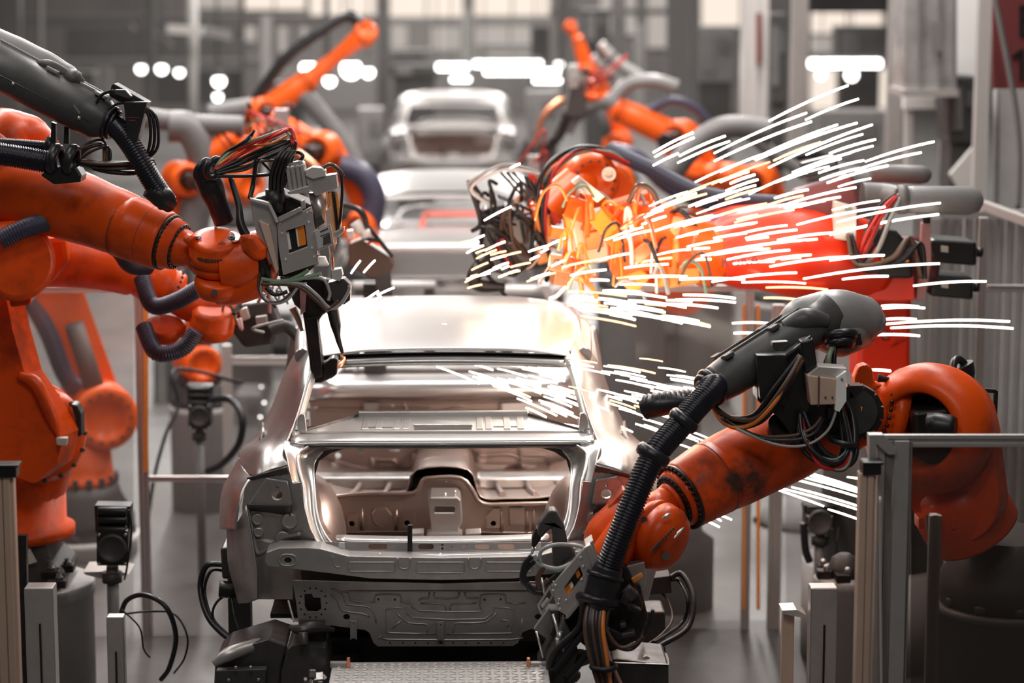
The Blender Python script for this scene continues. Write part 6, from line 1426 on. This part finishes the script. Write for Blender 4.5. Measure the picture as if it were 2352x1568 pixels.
# valve box on the forearm
bx = put(root, 'valve_box', 'black', MB().pp([(1736, 815), (1806, 812), (1862, 780), (1866, 830), (1860, 940), (1820, 1000), (1790, 960), (1740, 920)], 9.42, .16), bevel=.004)
MB().pp([(1738, 816), (1808, 816), (1806, 930), (1746, 916)], 9.36, .05).build('front_plate', 'black', bx, bevel=.002)
MB().pp([(1774, 786), (1812, 784), (1814, 794), (1802, 806), (1782, 806), (1774, 798)], 9.36, .05).build('plug', 'steel_dark', bx, bevel=.005)
MB().bar(P(1806, 816, 9.36), P(1862, 772, 9.38), .012, .008).build('edge', 'casting', bx)
MB().pp([(1838, 784), (1868, 776), (1878, 840), (1850, 858), (1842, 820)], 9.36, .08).build('connector', 'black', bx, bevel=.008)
bx = put(root, 'junction_box', 'beige', MB().pp([(1854, 862), (1934, 872), (1924, 928), (1862, 930)], 9.32, .1), bevel=.003)
MB().prism(PP([(1854, 861), (1932, 870), (1946, 846), (1880, 842)], 9.34), (0, .1, 0)).build('lid', 'alu', bx, bevel=.002)
MB().prism(PP([(1922, 868), (1944, 852), (1944, 920), (1928, 945), (1918, 942)], 9.31), (.0, .03, 0)).build('label_side', 'white', bx)
write('EJ', P(1934, 871, 9.305), .014, (1, -.1, .3), (0, 0, 1), 'label_print', bx, 'lettering')
MB().bar(P(1881, 864, 9.315), P(1880, 932, 9.315), .006, .006).build('seam', 'wire_brown', bx)
for x in (1896, 1912): MB().cyl(P(x, 912, 9.31), P(x, 912, 9.33), .004, n=8).build('screw', 'black', bx)
put(root, 'cable_carrier', 'black', MB().pp([(1830, 880), (1862, 900), (1980, 900), (1985, 980), (1930, 1030), (1850, 980)], 9.5, .14), bevel=.02)
b = MB()
for i in range(12):
    a_ = i * math.pi / 6; b.box(P(1962, 945, 9.5) + V((math.cos(a_) * .09, 0, math.sin(a_) * .09)), (.05, .08, .05), Matrix.Rotation(-a_, 3, 'Y'))
put(root, 'toothed_disc', 'black', b.cyl(P(1962, 945, 9.45), P(1962, 945, 9.56), .095))
put(root, 'warning_mark', 'sensor_orange', MB().pp([(1977, 935), (1981, 935), (1979, 946)], 9.43, .01))
bundle(root, PP([(1640, 935, 9.45), (1680, 968, 9.4), (1740, 960, 9.35), (1790, 900, 9.3), (1840, 820, 9.32)]), 9, .022, .010, ['rubber', 'wire_brown', 'rubber', 'wire_orange', 'wire_brown', 'wire_red'], 41)
bundle(root, PP([(1660, 960, 9.4), (1740, 1000, 9.35), (1820, 1006, 9.35), (1870, 990, 9.35), (1890, 960, 9.38)]), 2, .012, .008, ['rubber', 'wire_brown'], 42)
put(root, 'cable', 'wire_grey', MB().tube(PP([(1690, 984, 9.35), (1780, 1020, 9.32), (1850, 1022, 9.32), (1900, 990, 9.32), (1922, 940, 9.33)]), .006, 8, 8))
bundle(root, PP([(1840, 950, 9.4), (1856, 1010, 9.35), (1890, 1054, 9.33), (1930, 1062, 9.33), (1954, 1030, 9.35), (1946, 960, 9.4), (1930, 920, 9.42)]), 8, .026, .010, ['rubber', 'wire_brown', 'wire_grey', 'rubber', 'wire_red', 'rubber', 'wire_green'], 43)
put(root, 'cable_tie', 'black', MB().torus(P(1936, 1014, 9.36), (.2, 0, 1), .05, .012, 24))
put(root, 'black_boss', 'black', MB().cyl(P(1790, 990, 9.55), P(1790, 970, 9.5), .05, .045).cyl(P(1834, 1004, 9.5), P(1836, 996, 9.45), .03, .03))
# ---------------- gun at the bumper
g = put(root, 'welding_gun', 'black_metal', MB().pp([(1290, 1300), (1350, 1270), (1440, 1300), (1480, 1390), (1440, 1480), (1360, 1500), (1290, 1440)], 9.06, .16), bevel=.02)
gp('face_plate', 'alu', [(1345, 1256), (1368, 1300), (1372, 1330), (1300, 1412), (1280, 1400), (1266, 1346)], 8.96, .03, [[(1332, 1300), (1340, 1322), (1306, 1370), (1296, 1350)]])
gp('window_back', 'black', [(1334, 1298), (1344, 1324), (1306, 1374), (1294, 1350)], 8.995, .01)
gp('sensor_target', 'sensor_orange', [(1296, 1352), (1312, 1334), (1318, 1348), (1306, 1368)], 8.985, .006, label='orange patch in the window')
gp('sensor_target', 'sensor_orange', [(1322, 1316), (1330, 1308), (1334, 1320), (1326, 1330)], 8.985, .006)
gp('sensor_scale', 'white', [(1308, 1342), (1314, 1336), (1318, 1346), (1311, 1354)], 8.98, .004)
gp('side_cheek', 'alu', [(1345, 1256), (1356, 1250), (1372, 1290), (1380, 1330), (1306, 1420), (1298, 1412), (1370, 1328)], 8.95, .05)
gp('top_flange', 'alu', [(1344, 1252), (1362, 1240), (1376, 1296), (1368, 1302)], 9.0, .1)
b = MB()
for x, y in ((1334, 1280), (1324, 1268), (1340, 1300), (1352, 1316), (1336, 1330), (1276, 1344), (1284, 1376), (1282, 1386), (1300, 1378), (1286, 1398), (1270, 1356)): b.lathe(P(x, y, 8.96), (0, -1, 0), [(0, .0055), (.006, .0055), (.0065, .002)], 10)
b.build('screw', 'steel_bright', g)
gp('name_plate', 'alu', [(1264, 1346), (1272, 1368), (1244, 1414), (1234, 1392)], 8.93, .02)
gp('plate_recess', 'label_print', [(1262, 1354), (1267, 1367), (1245, 1403), (1240, 1392)], 8.925, .01)
gp('label_sheet', 'alu_bright', [(1256, 1372), (1262, 1376), (1246, 1398), (1242, 1390)], 8.922, .006)
# electrode arms
gp('fixed_arm', 'casting', [(1240, 1200), (1262, 1172), (1276, 1172), (1296, 1206), (1306, 1254), (1270, 1256), (1268, 1212), (1256, 1222), (1244, 1238), (1232, 1226)], 9.16, .09, bev=.01)
gp('electrode_holder', 'black', [(1232, 1212), (1250, 1216), (1242, 1240), (1226, 1262), (1220, 1252), (1222, 1238)], 9.18, .06, bev=.008)
MB().tube(PP([(1226, 1256, 9.2), (1221, 1272, 9.2)]), [.008, .005], 10, 1).build('electrode_tip', 'steel_bright', g)
gp('arm_stem', 'casting', [(1268, 1250), (1308, 1250), (1340, 1300), (1300, 1320), (1270, 1300)], 9.14, .08, bev=.01)
for pts, r_, mt_ in (([(1226, 1274), (1240, 1296), (1280, 1306), (1320, 1290), (1345, 1266)], .010, 'wire_grey'), ([(1228, 1278), (1250, 1300), (1290, 1310), (1330, 1286)], .008, 'wire_green'), ([(1240, 1290), (1244, 1264), (1280, 1250), (1330, 1254), (1344, 1262)], .008, 'wire_grey'),
                    ([(1222, 1276), (1206, 1296), (1200, 1330), (1214, 1344), (1230, 1350)], .012, 'rubber'), ([(1236, 1284), (1216, 1300), (1204, 1320), (1214, 1342)], .009, 'black'), ([(1250, 1300), (1236, 1324), (1240, 1350), (1260, 1330)], .011, 'wire_brown'),
                    ([(1300, 1304), (1262, 1334), (1236, 1360)], .009, 'rubber'), ([(1310, 1316), (1280, 1340), (1270, 1350)], .009, 'rubber'), ([(1210, 1340), (1228, 1358), (1250, 1360)], .014, 'black')):
    MB().tube(PP([(x, y, 9.0) for x, y in pts]), r_, 8, 8).build('hose', mt_, g)
gp('lower_arm', 'steel_dark', [(1252, 1400), (1286, 1400), (1290, 1470), (1262, 1530), (1232, 1520), (1262, 1470)], 9.08, .1, bev=.01)
gp('guide_bracket', 'grey_mid', [(1226, 1446), (1262, 1396), (1272, 1440), (1260, 1470)], 9.04, .04)
gp('end_bar', 'casting', [(1296, 1420), (1330, 1500), (1300, 1560), (1256, 1640), (1240, 1640), (1256, 1520)], 8.98, .10, bev=.01)
for x0, y0, x1, y1, r_, mt_ in ((1270, 1410, 1296, 1500, .006, 'steel_bright'), (1286, 1450, 1284, 1480, .012, 'steel'), (1232, 1450, 1248, 1510, .004, 'steel_bright'), (1370, 1330, 1300, 1420, .006, 'steel'), (1244, 1326, 1252, 1372, .004, 'steel_bright')):
    MB().cyl(P(x0, y0, 8.97), P(x1, y1, 8.97), r_, n=10).build('push_rod', mt_, g)
gp('clamp_nut', 'alu_bright', [(1276, 1468), (1284, 1466), (1288, 1490), (1280, 1492)], 8.95, .03)
for pts, r_, mt_ in (([(1340, 1380), (1330, 1440), (1280, 1490), (1262, 1530)], .014, 'black'), ([(1350, 1440), (1310, 1490), (1270, 1540)], .014, 'rubber'), ([(1400, 1440), (1350, 1500), (1300, 1560)], .016, 'black')):
    MB().tube(PP([(x, y, 8.93) for x, y in pts]), r_, 10, 8).build('power_cable', mt_, g)
MB().sphere(P(1330, 1510, 9.06), .055, 14, (1, 1, .6)).build('rubber_boot', 'casting', g); MB().sphere(P(1300, 1550, 9.06), .06, 14, (1, 1, .6)).build('rubber_boot', 'casting', g)
gp('transformer', 'black_metal', [(1400, 1360), (1470, 1340), (1490, 1420), (1470, 1470), (1400, 1500), (1370, 1450)], 9.1, .2, bev=.015)
gp('rear_plate', 'alu', [(1440, 1300), (1480, 1290), (1486, 1330), (1470, 1400), (1440, 1390)], 9.12, .06)
gp('copper_bar', 'copper', [(1382, 1420), (1392, 1414), (1392, 1432), (1384, 1436)], 8.96, .03)
gp('warm_loop', 'alu_orange', [(1450, 1330), (1474, 1316), (1478, 1324), (1456, 1340)], 9.05, .02)
for i, (dx, mt_) in enumerate(((0, 'wire_brown'), (8, 'rubber'), (15, 'wire_brown'), (22, 'rubber'), (30, 'wire_brown'), (36, 'wire_orange'), (12, 'rubber'))):
    put(root, 'cable', mt_, MB().tube(PP([(1352 + dx, 1384, 8.93), (1344 + dx * 1.1, 1440, 8.88), (1356 + dx, 1510, 8.86), (1384 + dx * .6, 1600, 8.86)]), .010, 8, 8))
for pts, r_, mt_ in (([(1400, 1390), (1392, 1440), (1420, 1484), (1456, 1480), (1478, 1460)], .009, 'wire_brown'), ([(1392, 1400), (1400, 1470), (1450, 1490), (1490, 1440), (1500, 1400)], .008, 'rubber'), ([(1380, 1400), (1396, 1500), (1440, 1600)], .008, 'pink_clip')):
    put(root, 'cable', mt_, MB().tube(PP([(x, y, 8.92) for x, y in pts]), r_, 8, 8))
q = random.Random(17)
for i in range(9):
    x, y = q.uniform(1360, 1460), q.uniform(1340, 1480)
    MB().box(P(x, y, 8.98), (q.uniform(.02, .06), .05, q.uniform(.02, .06)), Matrix.Rotation(q.uniform(-.8, .8), 3, 'Y')).build('fitting', ('black', 'steel_dark', 'black_metal')[i % 3], g, bevel=.005)
put(root, 'tie_wrap', 'black', MB().torus(P(1386, 1530, 8.87), (0, 0, 1), .045, .012, 20))

# gun of a robot behind, seen left over the second car
root = thing('hanging_gun_arm', 'dark flat gun arm with brown plates beside the sharp left gun', 'gun', P(850, 640, 12.6))
put(root, 'side_plate', 'wire_brown', MB().pp([(800, 560), (830, 548), (900, 592), (906, 606), (896, 628), (852, 640), (800, 610)], 12.5, .12), bevel=.01)
put(root, 'top_edge', 'black_metal', MB().bar(P(830, 545, 12.45), P(874, 552, 12.45), .06, .02).bar(P(846, 520, 12.45), P(902, 590, 12.45), .03, .02))
put(root, 'coupling', 'white_paint', MB().tube(PP([(815, 510, 12.4), (830, 532, 12.4)]), .03, 10, 1).tube(PP([(836, 528, 12.4), (842, 545, 12.4)]), .03, 10, 1))
put(root, 'hose', 'rubber', MB().tube(PP([(788, 470, 12.4), (820, 480, 12.4), (838, 500, 12.4), (842, 530, 12.4)]), .016, 8))
put(root, 'fitting', 'alu_bright', MB().pp([(796, 530), (812, 528), (814, 546), (798, 550)], 12.4, .05), bevel=.004)
put(root, 'lower_arm', 'casting', MB().pp([(860, 630), (896, 622), (902, 700), (880, 704), (866, 690)], 12.5, .1), bevel=.01)
put(root, 'mark', 'wire_red', MB().pp([(842, 556), (854, 552), (856, 558), (844, 562)], 12.48, .01))
write('SACO', P(1556, 1140, 9.2), .02, (1, 0, -.5), (0, 0, 1), 'label_print', root, 'lettering') if False else None
put(root, 'stand', 'casting', MB().box((P(860, 640, 12.8).x, 12.8, 1.0), (.12, .12, 2.0)))

# ================================================================== SPARKS
def spark(x0, y0, x1, y1, Y0, Y1, grp, label, r=2.5, mt='spark_glow', sag=.02):
    a, c = P(x0, y0, Y0), P(x1, y1, Y1); L = (c - a).length
    mid = a.lerp(c, .5) + V((0, 0, sag * L))
    rr = m(r, (Y0 + Y1) / 2)
    MB().tube([a, a.lerp(mid, .5) + V((0, 0, sag * L * .25)), mid, mid.lerp(c, .5) + V((0, 0, sag * L * .3)), c], [rr * .8, rr, rr, rr, rr * .9], 5, 2).build('welding_spark', mt, label=label, cat='spark', group=grp)
G1 = ('sparks in the upper shower', 'white-hot welding spark streaking right above the nearest car roof')
G2 = ('sparks in the lower shower', 'white-hot welding spark flying right through or past the rear window, below the roof edge')
G3 = ('sparks by the left gun', 'short spark flying up right of the sharp left gun arm')
G4 = ('sparks under the right forearm', 'long spark falling right under the right orange forearm')
q = random.Random(77)
for a in ((1766, 278, 1948, 196), (1850, 275, 1972, 227), (1640, 352, 1853, 259), (1640, 370, 1864, 279), (1730, 365, 1924, 286), (1735, 368, 1969, 282), (1765, 385, 2004, 286), (1905, 352, 2011, 320), (1987, 371, 2146, 325), (1964, 391, 2116, 350), (1880, 397, 1984, 368),
          (1790, 474, 1966, 430), (1922, 510, 2160, 466), (1906, 539, 2156, 492), (1830, 516, 2033, 475), (1620, 585, 1877, 549), (1906, 598, 2031, 586), (1768, 612, 1955, 589), (1845, 640, 2158, 605), (1935, 641, 2040, 634), (2098, 656, 2265, 646), (1754, 599, 1863, 585),
          (1670, 596, 1814, 574), (1635, 647, 1830, 626), (2025, 702, 2110, 704), (2028, 708, 2124, 707), (2022, 745, 2319, 738), (2046, 753, 2327, 754), (2000, 769, 2112, 771), (2030, 733, 2104, 733), (1682, 742, 1764, 742), (1686, 765, 1730, 765), (2003, 849, 2045, 852),
          (1500, 350, 1592, 304), (1504, 360, 1594, 316), (1560, 358, 1666, 312), (1556, 374, 1676, 324), (1500, 380, 1558, 352), (1112, 506, 1174, 474), (1172, 386, 1194, 376), (1064, 564, 1112, 540), (1720, 446, 1858, 388)):
    y = 11.1 + q.uniform(-.1, .3)
    spark(*a, y, y + .05, *G1)
for i in range(112):
    # shower spreading from the weld behind the roof
    an = math.radians(q.uniform(-23, 3) if i % 3 else q.uniform(-24, -10)); d0 = 190 + 620 * q.random() ** .7 + (90 if i % 3 == 0 else 0)
    if i % 4 == 0: an = math.radians(q.uniform(2, 11)); d0 = q.uniform(230, 480)
    ln = q.uniform(45, 150); ox, oy = 1060, 655 + q.uniform(-8, 22)
    x0, y0 = ox + d0 * math.cos(an), oy + d0 * math.sin(an); x1, y1 = x0 + ln * math.cos(an + .02), y0 + ln * math.sin(an + .02)
    if x1 > 1660 and y1 > 690: x0 -= 200; x1 -= 200
    y = 11.0 + q.uniform(-.05, .5)
    spark(x0, y0, x1, y1, y, y + q.uniform(-.1, .1), *G1, r=q.uniform(1.8, 2.8), mt='spark_glow' if q.random() > .16 else 'spark_warm')
for i in range(104):
    an = math.radians(q.uniform(3, 21) if i % 3 else q.uniform(6, 14)); d0 = 210 + 560 * (i / 104) ** .75 + q.uniform(-40, 40)
    if i % 3 == 0: d0 = q.uniform(560, 800); an = math.radians(q.uniform(5, 22))
    if i % 3 == 1: d0 = q.uniform(290, 520); an = math.radians(q.uniform(5, 19))
    ln = q.uniform(35, 120); ox, oy = 800, 776
    x0, y0 = ox + d0 * math.cos(an), oy + d0 * math.sin(an) + d0 * .015; x1, y1 = x0 + ln * math.cos(an + .08), y0 + ln * math.sin(an + .08)
    if x0 < 880: continue
    if x0 < 1330 and y1 > 965: y0 -= 40; y1 -= 40
    y = 10.15 + q.uniform(-.1, .1) if x0 > 1300 else 10.55 + q.uniform(0, .4)
    if x0 > 1340: y = 10.3 + q.uniform(0, .3)
    spark(x0, y0, x1, y1, y, y, *G2, r=q.uniform(1.7, 2.6), mt='spark_glow' if q.random() > .12 else 'spark_warm')
for i in range(30):
    x0 = q.uniform(1040, 1270); y0 = q.uniform(560, 672) - (x0 - 1040) * .12; ln = q.uniform(18, 60); an = math.radians(q.uniform(-27, -12))
    spark(x0, y0, x0 + ln * math.cos(an), y0 + ln * math.sin(an), 11.2, 11.2, 'short sparks at the left tip of the shower', 'short spark at the left tip of the upper shower, by the dark gun', r=2.3, mt='spark_glow' if i % 2 else 'spark_warm')
for a in ((806, 628, 828, 598), (835, 626, 862, 597), (822, 700, 846, 684), (838, 690, 870, 668), (852, 696, 876, 680), (866, 678, 906, 660), (874, 702, 912, 682), (830, 712, 852, 702)):
    spark(*a, 10.6, 10.6, *G3, r=2.6)
for a in ((1946, 1095, 1990, 1102), (1846, 1082, 1990, 1128), (1772, 1088, 1990, 1146), (1827, 1061, 1871, 1076), (1818, 1118, 1990, 1168), (1795, 1121, 1990, 1176), (1737, 1109, 1892, 1162), (1902, 1169, 1990, 1199), (1780, 1080, 1990, 1136), (1860, 1092, 1990, 1132), (1644, 1179, 1680, 1193), (1632, 1182, 1656, 1196), (1606, 1188, 1652, 1210)):
    spark(*a, 10.4, 10.45, *G4, r=2.5, sag=.01)
arc(P(1400, 570, 10.85), 22, (1, .5, .24), .12)
arc(P(1180, 650, 11.2), 14, (1, .8, .65), .1)
arc(P(1330, 900, 10.6), 30, (1, .9, .82), .12)
